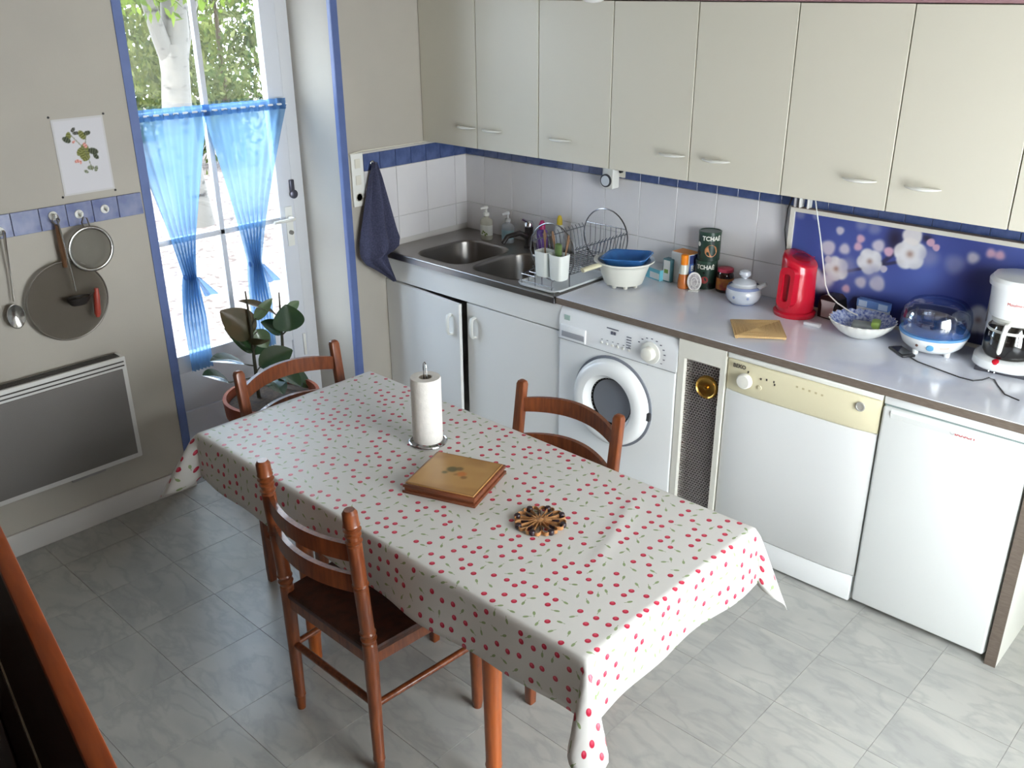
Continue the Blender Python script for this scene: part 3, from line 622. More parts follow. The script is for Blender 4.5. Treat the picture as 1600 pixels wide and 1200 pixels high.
for i in range(5): pm.box(1.555 - ox, 1.578 - ox, WF - .0005, WF + .003, .745 + i * .0115, .748 + i * .0115)
for i in range(14):
    a = 2.6 - i * .36; pm.box(1.676 - ox + .068 * math.cos(a) - .004, 1.676 - ox + .068 * math.cos(a) + .004, WF - .0015, WF + .002, .757 + .058 * math.sin(a) - .0015, .757 + .058 * math.sin(a) + .0015)
for i in range(6): pm.box(1.426 - ox + i * .028, 1.434 - ox + i * .028, WF - .0012, WF + .002, .751, .753)
pm.box(1.474 - ox, 1.484 - ox, WF + .0002, WF + .003, .784, .797).box(1.489 - ox, 1.499 - ox, WF + .0002, WF + .003, .784, .797)
pm.build('printed_marks', M('print_grey', (96, 98, 112), .5), wm, smooth=False, kind='stuff')
MB().box(1.222 - ox, 1.252 - ox, WF + .0015, WF + .004, .79, .812).build('emblem', M('emblem_green', (164, 186, 178), .5), wm, smooth=False)
pc = (1.497 - ox, WF, .487)
po_ = MB().lathe([(.203, -.002), (.203, .006)], pc, 56, axis='y').build('door_gasket', M('gasket_grey', (120, 124, 134), .4), wm)
pd = MB().lathe([(.192, .004), (.190, .026), (.176, .044), (.150, .050), (.128, .044), (.108, .012), (.104, .010)], pc, 56, axis='y', cap0=False, cap1=False).build('porthole_ring', white, wm)
MB().lathe([(.107, .012), (.09, .0), (.05, -.012), (.0005, -.015)], pc, 40, axis='y', cap0=False).build('porthole_glass', M('dark_glass', (9, 8, 9), .5, spec=.08), pd)
MB().box(.180 + pc[0], .204 + pc[0], WF - .020, WF - .004, .46, .495, .004).build('door_latch', darkgrey, wm)
MB().box(L + .01, R - .01, WF + .03, WF + .05, -.0, .014).build('foot_rail', darkgrey, wm, smooth=False)

nk = thing('narrow_grille_unit', 'narrow white unit with metal mesh panel and brass disc', 'cabinet', (1.912, 0, 0)); nx0, nx1 = 1.806 - 1.912, 2.016 - 1.912
MB().box(nx0, nx0 + .028, YF - .013, -.05, 0, .8485).box(nx1 - .022, nx1, YF - .013, -.05, 0, .8485).box(nx0 + .028, nx1 - .022, YF - .013, YF + .01, .775, .8485).box(nx0 + .028, nx1 - .022, YF - .013, YF + .01, 0, .06).build('frame', M('off_white_frame', (220, 218, 208), .45), nk, smooth=False)
MB().box(nx0 + .028, nx1 - .022, YF + .05, YF + .06, .06, .775).build('interior_shade', M('recess_shade', (40, 36, 38), .8), nk, smooth=False)  # dark sheet standing in for the shade inside the unit
gx0, gx1, gz0, gz1 = nx0 + .028, nx1 - .022, .06, .775
pm = MB(); px_, pz_ = .0125, .0105
for j in range(int((gz1 - gz0) / pz_)):
    z = gz0 + j * pz_
    pm.box(gx0, gx1, YF + .006, YF + .012, z - .0016, z + .0016)
    off = px_ / 2 * (j % 2)
    x = gx0 + off
    while x < gx1 - .002:
        pm.box(x, x + .0030, YF + .007, YF + .011, z, z + pz_); x += px_
pm.build('wire_mesh', M('mesh_metal', (176, 170, 168), .35, .7), nk, smooth=False, kind='stuff')
MB().lathe([(.048, 0), (.048, .006), (.044, .013), (.040, .008), (.036, .006), (.010, .006), (.008, .016), (.0005, .018)], (1.936 - 1.912, YF + .004, .675), 40, axis='y').build('brass_disc', brass, nk, label='round brass disc on the mesh')

dwm = thing('dishwasher', 'white dishwasher with yellowed control panel', 'dishwasher', (2.318, 0, 0)); ox = 2.318
L, R = 2.0225 - ox, 2.612 - ox
MB().box(L + .002, R - .002, WF + .03, -.05, .012, .846).build('body', white, dwm, smooth=False)
MB().box(L, R, WF + .002, WF + .04, .827, .8485, .006, 3, lambda c, d: c.y < WF + .01).build('top_lip', whiteplastic, dwm)
def bulge(z0, z1, dy, n=18):
    rings = []
    for z, dd in ((z0, .004), (z0 + .006, 0), (z1 - .006, 0), (z1, .004)):
        ring = []
        for i in range(n + 1):
            t = i / n; s = 2 * t - 1; ring.append((L + (R - L) * t, WF - dy * (1 - abs(s) ** 5) + dd + .012, z))
        ring.append((R, WF + .045, z)); ring.append((L, WF + .045, z)); rings.append(ring)
    return MB().loft(rings)
bulge(.698, .8245, .016).build('control_panel', cream, dwm, ang=60)
dd_ = bulge(.118, .697, .015).build('door', M('door_white', (222, 223, 222), .3), dwm, ang=60)
MB().box(L + .004, R - .004, WF + .004, WF + .03, .012, .114, .004, 2).build('plinth', white, dwm)
PF = WF - .004
MB().lathe([(.030, 0), (.029, .014), (.025, .019), (.0005, .021)], (2.107 - ox, PF, .758), 32, axis='y').build('program_dial', M('dial_white', (0, 0, 0)), dwm)
MB().lathe([(.017, 0), (.017, .004), (.013, .005), (.0125, .002), (.0005, .003)], (2.547 - ox, PF, .789), 24, axis='y').build('power_button', M('button_chrome', (206, 206, 200), .25, .5), dwm)
MB().lathe([(.009, 0), (.008, .003), (.0005, .004)], (2.168 - ox, PF, .747), 16, axis='y').build('start_button', cream, dwm)
pm = MB()
for x, z in ((2.116, .795), (2.170, .783), (2.193, .786), (2.222, .786), (2.226, .776)): pm.box(x - ox - .0025, x - ox + .0025, PF - .0012, PF + .003, z - .004, z + .004)
pm.build('printed_marks', M('print_dark', (66, 60, 54), .5), dwm, smooth=False, kind='stuff')
pm = MB()
for i in range(5): pm.box(2.308 - ox + i * .024, 2.316 - ox + i * .024, PF - .0010, PF + .003, .790 - .001 * i, .797 - .001 * i)
pm.build('faded_symbols', M('print_faded', (190, 178, 140), .5), dwm, smooth=False, kind='stuff')
text('BEKO', .021, M('print_dark', (0, 0, 0)), dwm, on_front(2.079 - ox, PF - .0008, .808), bold=.0006)

fr = thing('under_counter_fridge', 'white under-counter fridge at the end of the worktop', 'fridge', (2.85, 0, 0)); ox = 2.85
L, R = 2.6185 - ox, 3.083 - ox
MB().box(L, R, WF + .03, -.05, .02, .8485, .004).build('body', white, fr)
MB().box(L, R, WF + .012, WF + .035, .818, .8485, .003).build('top_rail', white, fr)
MB().box(L, R, WF + .004, WF + .03, .024, .812, .010, 3).build('door', M('fridge_white', (226, 228, 226), .25, coat=.2), fr)
MB().prism([(WF + .005, .806), (WF - .001, .796), (WF + .005, .772)], 'x', L + .03, R - .03).build('door_ridge', M('fridge_white', (0, 0, 0)), fr, ang=15)
MB().box(L + .003, R - .003, WF + .015, WF + .03, .812, .8182).build('door_seal', M('seal_green', (128, 142, 140), .5), fr, smooth=False)
text('BOSCH', .019, M('print_red', (186, 58, 66), .5), fr, on_front(2.889 - ox, WF + .0012, .789), bold=.0005)
MB().tube([(2.850 - ox + .007 * math.cos(a), WF + .0015, .790 + .007 * math.sin(a)) for a in [2 * PI * i / 20 for i in range(20)]], .001, 6, True).build('round_emblem', M('emblem_grey', (176, 180, 182), .4), fr)
MB().box(L + .02, R - .02, WF + .05, -.08, 0, .021).build('foot_rail', darkgrey, fr, smooth=False)

# ------------------------------------------------------------------ things by the sink
def pump_bottle(label, x, y, r, hgt, bodym, labm, capm, pump=True, lab=(.25, .8)):
    t = thing('soap_bottle' if pump else 'detergent_bottle', label, 'bottle', (x, y, ST))
    MB().lathe([(r * .9, 0), (r, .006), (r, hgt * .78), (r * .85, hgt * .86), (r * .38, hgt * .93), (r * .36, hgt)], (0, 0, 0), 28, 1, .75).build('body', bodym, t)
    MB().lathe([(r * 1.012, hgt * lab[0] * .78), (r * 1.012, hgt * lab[1] * .78)], (0, 0, 0), 28, 1, .75, False, False).build('paper_label', labm, t)
    if pump:
        MB().lathe([(r * .42, hgt), (r * .42, hgt + .014), (.005, hgt + .018), (.004, hgt + .04)], (0, 0, 0), 16).tube([(0, .006, hgt + .042), (0, -.006, hgt + .044), (-.008, -.034, hgt + .040)], [.009, .009, .005], 8).build('pump', capm, t)
    else:
        MB().lathe([(r * .55, hgt * .9), (r * .52, hgt + .012), (r * .3, hgt + .03), (.002, hgt + .032)], (0, 0, 0), 18).build('cap', capm, t)
    return t
t = pump_bottle('clear pump bottle with white leafy label in the sink corner', .262, -.115, .036, .125, glassy('clear_soap', (226, 224, 208), .45, 'GAUZE'), M('label_white', (214, 216, 210), .5), whiteplastic)
lf = M('label_leaf', (112, 134, 66), .5)
for k, (u, z) in enumerate(((-.014, .035), (.0, .042), (.012, .034), (.004, .028), (-.008, .046))):
    a = -PI / 2 + .3 + u / .034
    MB().lathe([(.007, 0), (.0005, .0004)], (0, 0, 0), 8, 1, .6).build('leaf_motif', lf, t, loc=(.0372 * math.cos(a), .0281 * math.sin(a), z), rot=(PI / 2, .5 * k, a + PI / 2))
pump_bottle('clear soap bottle with teal label left of the tap', .392, -.09, .036, .11, glassy('clear_soap2', (200, 206, 210), .5, 'GAUZE'), M('label_teal', (136, 164, 172), .5), M('pump_clear', (190, 190, 190), .4))
pump_bottle('purple detergent bottle with magenta cap right of the tap', .625, -.085, .031, .12, M('purple_plastic', (92, 62, 132), .35), M('label_purple', (108, 74, 150), .5), M('magenta_plastic', (176, 30, 104), .35), False, (.2, .7))
pump_bottle('white bottle with yellow cap standing behind the dish rack', .705, -.045, .026, .150, M('bottle_white', (206, 206, 204), .4), M('label_pale', (196, 200, 204), .5), M('yellow_cap', (214, 186, 38), .4), False)

dt = tag(MB().loft([[(x, y, z) for x, y in rrect(1.045, -.415, w_, h_, .03, 5)] for w_, h_, z in ((.21, .36, .8825), (.225, .375, .886), (.235, .385, .897), (.23, .38, .898), (.215, .365, .889), (.205, .355, .8885))], True, True).build('drip_tray', M('tray_white', (214, 218, 220), .3)), 'flat white drip tray under the dish rack', 'tray')
rk = thing('dish_rack', 'round-ended chrome wire dish rack on the drip tray', 'dish rack', (1.05, -.30, 0))
def hoop(y, r, cz): return [(r * math.cos(a), y, cz + r * math.sin(a)) for a in [2 * PI * i / 40 for i in range(40)]]
HZ, HR = 1.032, .128
for y in (-.20, .18): MB().tube(hoop(y, HR, HZ), .0032, 8, True).build('end_hoop', wire, rk)
pm = MB()
for sx in (-.122, .122): pm.tube([(sx, -.20, HZ + .03), (sx, .18, HZ + .03)], .0028, 6)
for sx in (-.105, .105, -.04, .04): pm.tube([(sx, -.21, HZ - .082), (sx, .19, HZ - .082)], .0024, 6)
for i in range(15):
    y = -.19 + .0257 * i
    pm.tube([(-.134, y, HZ + .045), (-.122, y, HZ + .03), (-.11, y, HZ - .03), (-.10, y, HZ - .082), (.10, y, HZ - .082), (.11, y, HZ - .03), (.122, y, HZ + .03), (.134, y, HZ + .045)], .0018, 5)
pm.build('basket_wires', wire, rk)
pm = MB()
for i in range(7):
    x = -.09 + .03 * i; pm.tube([(x, .18, HZ - .08), (x, .18, HZ + .055)], .0016, 5)
pm.tube([(-.118, .18, HZ + .05), (.118, .18, HZ + .05)], .0024, 6)
pm.build('end_grid', wire, rk)
pm = MB()
for sx in (-.10, .10):
    for y in (-.20, .18): pm.tube([(sx, y, HZ - .08), (sx * 1.02, y, .8885)], .003, 6)
pm.build('feet', wire, rk)
pm = MB()
for y in (-.29, -.245):
    pm.tube([(-.10, y, .889), (-.10, y, .935), (-.02, y, .935), (-.02, y, .889)], .0026, 6)
pm.tube([(.085, -.30, .889), (.085, -.30, .935), (.085, -.20, .95)], .0026, 6).tube([(-.10, -.29, .93), (-.10, -.20, .945)], .0026, 6).tube([(-.11, -.29, .905), (.085, -.29, .905)], .0022, 6).tube([(-.02, -.245, .93), (-.02, -.20, .945)], .0022, 6)
pm.tube([(.1, -.20, .89), (.11, -.31, .8905), (.115, -.3175, .888), (.116, -.3195, .85)], .0026, 6)
pm.build('front_frame', wire, rk)
def cup(label, x, y, z):
    t = thing('cutlery_cup', label, 'cup', (x, y, z), group='white cutlery cups on the dish rack')
    def rr(w_, h_, zz, r=.016): return [(a, b_, zz) for a, b_ in rrect(0, 0, w_, h_, r, 5)]
    MB().loft([rr(.062, .058, 0), rr(.068, .064, .006), rr(.076, .072, .112), rr(.072, .068, .112), rr(.063, .059, .008)], True, True).build('shell', M('cup_white', (222, 226, 222), .35), t)
    return t
c1 = cup('left white cutlery cup hooked on the dish rack', 1.050, -.548, .937)
c2 = cup('right white cutlery cup holding brushes on the dish rack', 1.136, -.552, .937)
brm = M('bristle_green', (88, 110, 62), .9); whm = M('brush_wood', (122, 92, 66), .6)
t = thing('dish_brush', 'green bristled dish brush in the right cutlery cup', 'brush', (1.132, -.555, .947))
MB().tube([(0, 0, .0), (-.004, 0, .07), (-.010, .002, .135)], [.005, .006, .005], 8).build('handle', whm, t)
MB().lathe([(.010, .085), (.017, .10), (.017, .145), (.006, .150)], (0, 0, 0), 12, 1, .7).build('bristles', brm, t)
for (lb, x, y, tx, ty) in (('leftmost wooden spoon leaning out of the cutlery cups', 1.055, -.545, -.03, .02), ('wooden spoon leaning between the two cutlery cups', 1.122, -.540, -.055, .02), ('short wooden stick beside the green brush', 1.152, -.545, .012, .018)):
    o = MB().tube([(0, 0, 0), (tx * .55, ty * .5, .11), (tx * .9, ty, .16), (tx, ty, .185)], [.004, .0045, .009, .004], 8, sect=(1, .6)).build('wooden_spoon', whm, loc=(x, y, .948)); tag(o, lb, 'spoon', 'wooden tools in the cutlery cups')

# colander with blue tub
cl = thing('colander', 'white plastic colander with short handle on the worktop', 'colander', (1.285, -.285, WT1))
MB().lathe([(.070, .012), (.085, .016), (.112, .094), (.120, .108), (.134, .115), (.134, .121), (.117, .117), (.108, .10), (.080, .022), (.0005, .02)], (0, 0, 0), 44, cap0=True).build('bowl', M('colander_white', (226, 226, 216), .35), cl)
pm = MB()
for i in range(8):
    a = 2 * PI * i / 8; pm.box(-.008 + .066 * math.cos(a), .008 + .066 * math.cos(a), -.008 + .066 * math.sin(a), .008 + .066 * math.sin(a), 0, .016, .003, 1)
pm.build('foot', M('colander_white', (0, 0, 0)), cl)
hd = Vector((-.34, -.94, 0)); MB().tube([hd * .125 + Vector((0, 0, .110)), hd * .165 + Vector((0, 0, .105)), hd * .215 + Vector((0, 0, .097))], [.014, .016, .015], 12, sect=(1.1, .65)).build('handle', M('colander_cream', (224, 220, 190), .4), cl)
bt_ = thing('blue_tub', 'blue plastic tub resting in the white colander', 'tub', (1.292, -.275, WT1 + .080), .35)
blu = M('blue_plastic', (64, 122, 186), .25, noise=12, col2=(52, 106, 172))
def rq(w_, h_, z, r=.035, s=.12): return [(a, b_, z + s * a * .35) for a, b_ in rrect(0, 0, w_, h_, r, 6)]
MB().loft([rq(.13, .11, .0), rq(.15, .13, .004), rq(.192, .172, .050), rq(.206, .186, .054), rq(.204, .184, .058), rq(.186, .166, .054), rq(.145, .125, .010)], True, True).build('shell', blu, bt_)

# boxes and bottles
def carton(name, label, cx, cy, w_, d_, h_, rz, mats, z=WT1):
    t = thing(name, label, 'box', (cx, cy, z), rz)
    MB().box(-w_ / 2, w_ / 2, -d_ / 2, d_ / 2, 0, h_, .0015, 1).build('carton', mats, t, smooth=False); return t
teal = M('teal_card', (104, 178, 196), .5); paper = M('white_card', (214, 216, 216), .5); navy = M('navy_card', (52, 62, 110), .45); orange = M('orange_card', (222, 140, 58), .45)
t = carton('flat_box', 'low pale teal box lying behind the colander', 1.322, -.075, .135, .09, .050, -.25, teal)
MB().box(-.0, .062, -.0458, -.0445, .006, .034).build('white_patch', paper, t, smooth=False)
MB().box(-.066, .066, -.0435, .0435, .0501, .0508).build('pale_lid', M('pale_card', (196, 202, 208), .5), t, smooth=False)
t = carton('narrow_carton', 'narrow upright white carton with teal border beside the spray bottle', 1.400, -.100, .046, .035, .105, -.1, M('teal_dark_card', (74, 120, 130), .5))
MB().box(-.018, .018, -.0185, -.0172, .006, .099).build('white_patch', paper, t, smooth=False)
MB().box(-.012, .010, -.0192, -.0184, .04, .058).build('green_motif', M('motif_green', (120, 150, 70), .5), t, smooth=False)
t = carton('medicine_carton', 'white and blue carton with orange top behind the spray bottle', 1.462, -.065, .105, .075, .140, -.12, paper)
MB().box(-.05, .05, -.036, .036, .1402, .1408).build('orange_top', orange, t, smooth=False)
MB().box(.0523, .0534, -.0372, .0372, .002, .138).build('blue_side', M('blue_card', (74, 104, 168), .45), t, smooth=False)
MB().box(.0533, .0538, -.0373, .0373, .100, .1375).build('navy_band', navy, t, smooth=False)
text('BI', .036, M('label_white', (0, 0, 0)), t, lambda u, v, w_: (.0536 + w_, -.014 + u, .078 + v), bold=.001)
spb = thing('spray_bottle', 'clear bottle of orange liquid with orange cap', 'bottle', (1.504, -.140, WT1))
MB().lathe([(.023, 0), (.0255, .004), (.0255, .03), (.022, .065)], (0, 0, 0), 24).build('orange_liquid', M('orange_liquid', (196, 112, 52), .15, coat=.4), spb)
MB().lathe([(.022, .0655), (.019, .09), (.016, .106)], (0, 0, 0), 24).build('clear_neck', M('pale_liquid', (206, 208, 198), .2), spb)
MB().lathe([(.0165, .106), (.0165, .148), (.013, .151), (.0005, .152)], (0, 0, 0), 20).build('cap', M('orange_plastic', (232, 132, 20), .35), spb)
ov = thing('oval_openwork_stand', 'small white oval openwork stand in front of the tea tins', 'napkin holder', (1.566, -.150, WT1 + .0425), .35)
def ell(a, b_, n=36): return [(a * math.cos(2 * PI * i / n), 0, b_ * math.sin(2 * PI * i / n)) for i in range(n)]
MB().tube(ell(.028, .039), .004, 8, True).build('rim', M('lace_white', (222, 220, 218), .5), ov)
MB().lathe([(.026, -.002), (.026, .002)], (0, 0, 0), 28, 1, 1.42, axis='y').build('openwork_disc', M('lace_plate', (206, 202, 202), .6, noise=150, col2=(150, 144, 148)), ov)
MB().tube(ell(.014, .02), .002, 6, True).build('inner_ring', M('lace_white', (0, 0, 0)), ov, loc=(0, -.004, 0))
MB().box(-.022, .022, -.014, .014, -.042, -.038, .001, 1).build('base', M('lace_white', (0, 0, 0)), ov)

def tea_tin(label, x, y, z, rot, lower):
    t = thing('tea_tin', label, 'tin', (x, y, z), 0, 'stacked dark green tea tins'); r, hh = .048, .127
    g = M('tin_green', (34, 60, 48), .35, noise=20, col2=(28, 48, 40)); 
    MB().lathe([(r, .0), (r, hh - .014)], (0, 0, 0), 36).build('body', g, t)
    MB().lathe([(r + .0012, hh - .014), (r + .0012, hh - .002), (r - .004, hh - .001), (r - .006, hh - .004), (.0005, hh - .004)], (0, 0, 0), 36).build('lid', M('tin_lid', (40, 66, 54), .3), t)
    wh = M('print_white', (220, 220, 210), .5)
    text('TCHAÉ', .026, wh, t, on_cyl(0, 0, r + .0004, .098, rot), bold=.0008)
    def disc(a, z0, rr, m, n): 
        mb = MB(); ring = lambda q: [((r + q) * math.cos(a + rr * math.cos(s) / r), (r + q) * math.sin(a + rr * math.cos(s) / r), z0 + rr * math.sin(s)) for s in [2 * PI * i / 20 for i in range(20)]]
        mb.loft([ring(.0002), ring(.0010)]).build(n, m, t, smooth=False)
    if not lower:
        disc(rot, .045, .027, M('tin_orange', (196, 132, 84), .5, noise=60, col2=(150, 96, 60)), 'orange_motif'); disc(rot + .15, .080, .0065, M('tin_cream', (206, 206, 150), .5), 'small_round_mark'); disc(rot - 1.25, .07, .010, wh, 'white_mark'); disc(rot - 1.2, .032, .011, M('tin_pale', (120, 140, 130), .5), 'pale_mark')
    else:
        disc(rot - .1, .074, .0055, M('tin_cream', (0, 0, 0)), 'small_round_mark'); disc(rot, .042, .016, M('tin_red', (150, 54, 50), .5), 'red_motif'); disc(rot + .5, .018, .012, M('tin_pale', (0, 0, 0)), 'pale_mark')
tea_tin('lower dark green tea tin standing on the worktop', 1.565, -.058, WT1, -PI / 2 + .45, True)
tea_tin('upper dark green tea tin stacked on another tin', 1.570, -.055, WT1 + .1275, -PI / 2 + .72, False)
jr = thing('spread_jar', 'dark glass jar with red lid beside the tea tins', 'jar', (1.665, -.062, WT1))
MB().lathe([(.033, 0), (.037, .004), (.037, .072), (.033, .084), (.030, .09)], (0, 0, 0), 28).build('glass', M('dark_jam', (44, 24, 18), .12, coat=.5), jr)
MB().lathe([(.0376, .014), (.0376, .064)], (0, 0, 0), 28, cap0=False, cap1=False).build('paper_label', M('jar_label', (186, 124, 44), .5, noise=26, col2=(150, 40, 52)), jr)
MB().lathe([(.034, .09), (.034, .103), (.031, .105), (.0005, .1055)], (0, 0, 0), 28).build('lid', M('lid_red', (184, 60, 84), .35), jr)
cj = thing('ceramic_pot', 'squat pale blue white ceramic pot with knobbed lid', 'pot', (1.808, -.150, WT1))
cer = M('ceramic_glaze', (196, 200, 204), .18, coat=.4, noise=18, col2=(186, 192, 202)); cbl = M('ceramic_blue', (128, 140, 176), .2, coat=.3)
MB().lathe([(.045, 0), (.05, .002), (.068, .022), (.074, .045), (.070, .066), (.052, .082), (.050, .086), (.044, .086), (.044, .08)], (0, 0, 0), 40).build('body', cer, cj)
MB().lathe([(.0706, .068), (.0640, .0775), (.0652, .0785)], (0, 0, 0), 40, cap0=False, cap1=False).build('blue_band', cbl, cj)
MB().lathe([(.0512, .0018), (.056, .0075)], (0, 0, 0), 40, cap0=False, cap1=False).build('blue_base_band', cbl, cj)
for a in (-2.3, -1.6, -.8): MB().lathe([(.006, 0), (.0005, .0006)], (0, 0, 0), 10).build('blue_motif', cbl, cj, loc=(.0745 * math.cos(a), .0745 * math.sin(a), .04), rot=(PI / 2, 0, a + PI / 2))
ldj = MB().lathe([(.050, .086), (.050, .091), (.040, .099), (.018, .104), (.010, .106), (.010, .112)], (0, 0, 0), 32).lathe([(.008, .110), (.020, .116), (.026, .126), (.022, .138), (.010, .143), (.0005, .144)], (0, 0, 0), 24).build('lid', cer, cj)
MB().tube([(.058, .012, .075), (.078, .018, .088), (.090, .020, .096)], [.012, .009, .008], 10).build('spout', cer, cj)

# kettle
kt = thing('electric_kettle', 'red plastic electric kettle on its base', 'kettle', (2.035, -.135, WT1), -.06)
MB().lathe([(.083, 0), (.085, .004), (.085, .016), (.078, .022), (.0005, .022)], (0, 0, 0), 40, 1, .95).build('base', red, kt)
rings = []
for z, sx, sy in ((.022, .070, .074), (.03, .074, .078), (.10, .071, .076), (.18, .068, .073), (.222, .069, .073), (.234, .065, .069), (.238, .056, .060)):
    rings.append([(sx * math.cos(a), sy * math.sin(a), z + (.018 * -math.cos(a) * -1 * 0 if z < .2 else -.016 * math.cos(a) * (sx / .066) * ((z - .19) / .03))) for a in [2 * PI * i / 40 for i in range(40)]])
MB().loft(rings).build('jug', red, kt, ang=60)
def hnd(s, wv): return [(a, b_) for a, b_ in rrect(0, .128, wv, s, wv * .42, 6)]
po1, pi1 = hnd(.165, .066), hnd(.112, .032)
R1 = [[(x, -.071 - .022 + .010 * (z / .2), z) for x, z in po1], [(x, -.064, z) for x, z in po1]]
mb = MB(); A = [mb.bm.verts.new((x, -.098 + .012 * (z / .2), z)) for x, z in po1]; Bv = [mb.bm.verts.new((x, -.098 + .012 * (z / .2), z)) for x, z in pi1]; A2 = [mb.bm.verts.new((x * 1.25, -.052, z)) for x, z in po1]; B2v = [mb.bm.verts.new((x, -.066, z)) for x, z in pi1]
n = len(A)
for i in range(n):
    j = (i + 1) % n
    mb.bm.faces.new((A[i], A[j], Bv[j], Bv[i])); mb.bm.faces.new((A2[i], A2[j], A[j], A[i])); mb.bm.faces.new((Bv[i], Bv[j], B2v[j], B2v[i]))
mb.build('handle', red, kt, ang=45)
MB().loft([[(x, -.0785, z) for x, z in pi1], [(x, -.0705, z) for x, z in pi1]]).build('handle_recess', M('red_recess', (150, 14, 34), .3), kt, smooth=False)
MB().lathe([(.044, 0), (.038, .004), (.0005, .005)], (0, 0, 0), 32, .95, 1).build('lid', redd, kt, loc=(0, 0, .2375), rot=(0, .22, 0))
MB().loft([[(x * k_, y_, z) for x, z in ((-.02, .18), (.02, .18), (.026, .226), (-.026, .226))] for k_, y_ in ((1, .060), (.7, .083))]).build('spout', red, kt)
tag(MB().tube([(1.962, -.062, WT1 + .004), (1.948, -.05, WT1 + .006), (1.938, -.040, WT1 + .03), (1.925, -.035, 1.08), (1.905, -.035, 1.19), (1.915, -.05, 1.28), (1.935, -.06, 1.335), (1.945, -.06, 1.352)], .0032, 6).build('kettle_cord', black), 'black cord rising from the kettle to the wall cabinets', 'cord')
cu_ = tag(MB().box(-.035, .03, -.03, .03, 0, .045, .012, 3).build('cord_plug', black, loc=(1.965, -.030 - .012, WT1 + .0)), 'black plug adapter left of the red kettle', 'plug')

bb = thing('black_radio', 'black box-shaped appliance with a pale grey front plate', 'appliance', (2.168, -.072, WT1), -.15)
MB().prism([(-.044, 0), (.044, 0), (.047, .05), (.040, .085), (.02, .098), (-.02, .095), (-.040, .085), (-.047, .05)], 'y', -.035, .022).build('housing', black, bb)
MB().prism([(-.026, .006), (.020, .006), (.024, .055), (.030, .074), (-.034, .074), (-.028, .055)], 'y', -.040, -.0345).build('front_plate', M('plate_grey', (176, 174, 176), .4), bb, smooth=False)
tr_ = thing('woven_trivet', 'square woven straw mat on the worktop before the kettle', 'mat', (2.028, -.414, WT1), math.radians(36))
stw = bpy.data.materials.new('straw_weave'); stw.use_nodes = True; s_ = NT(stw)
wv = s_.add('ShaderNodeTexWave', i_Scale=60.0, i_Distortion=2.0, i_Detail=2.0); tcw = s_.add('ShaderNodeTexCoord'); s_.link(tcw.outputs['Object'], wv.inputs['Vector']); crw = s_.add('ShaderNodeValToRGB'); e = crw.color_ramp.elements; e[0].color = rgb(176, 140, 92); e[1].color = rgb(220, 188, 134); s_.link(wv.outputs[0], crw.inputs[0]); s_.link(crw.outputs[0], s_.n['Principled BSDF'].inputs['Base Color']); s_.n['Principled BSDF'].inputs['Roughness'].default_value = .8
MB().box(-.096, .096, -.096, .096, .002, .011, .003, 2).build('mat_base', stw, tr_)
pm = MB()
for i in range(12):
    s = .0085 + i * .0078
    pm.tube([(-s, -s, .0105), (s, -s, .0105), (s, s, .0105), (-s, s, .0105)], .0036, 6, True)
pm.build('plaited_cords', stw, tr_)
for k, (x, y) in enumerate(((-.088, -.088), (.088, -.088), (.088, .088), (-.088, .088))): MB().lathe([(.006, 0), (.006, .0025)], (x, y, 0), 8).build('foot', stw, tr_)
tag(MB().box(-.033, .033, -.012, .012, 0, .014, .003, 2).build('white_wrapper', M('paper_white', (0, 0, 0)), loc=(2.158, -.222, WT1), rot=(0, 0, .12)), 'small crumpled white paper in front of the black appliance', 'paper')

# poster in its white frame
ps = thing('blossom_picture', 'long framed photo of white blossoms on blue leaning on tiles', 'picture', (0, 0, 0))
PX0, PX1, PZ0, PZ1 = 1.925, 3.085, .8818, 1.287
frm = M('frame_white', (214, 210, 198), .45)
MB().box(PX0, PX0 + .018, -.045, -.012, PZ0, PZ1).box(PX1 - .018, PX1, -.045, -.012, PZ0, PZ1).box(PX0 + .018, PX1 - .018, -.045, -.012, PZ1 - .016, PZ1).box(PX0 + .018, PX1 - .018, -.045, -.012, PZ0, PZ0 + .012).build('frame', frm, ps, smooth=False)
MB().box(PX0, PX1, -.0448, -.0122, PZ1 + .0002, PZ1 + .0012).build('frame_top', M('frame_raw_edge', (176, 158, 142), .7), ps, smooth=False)
MB().box(PX0 + .018, PX1 - .018, -.034, -.014, PZ0 + .012, PZ1 - .016).build('backing', darkgrey, ps, smooth=False)
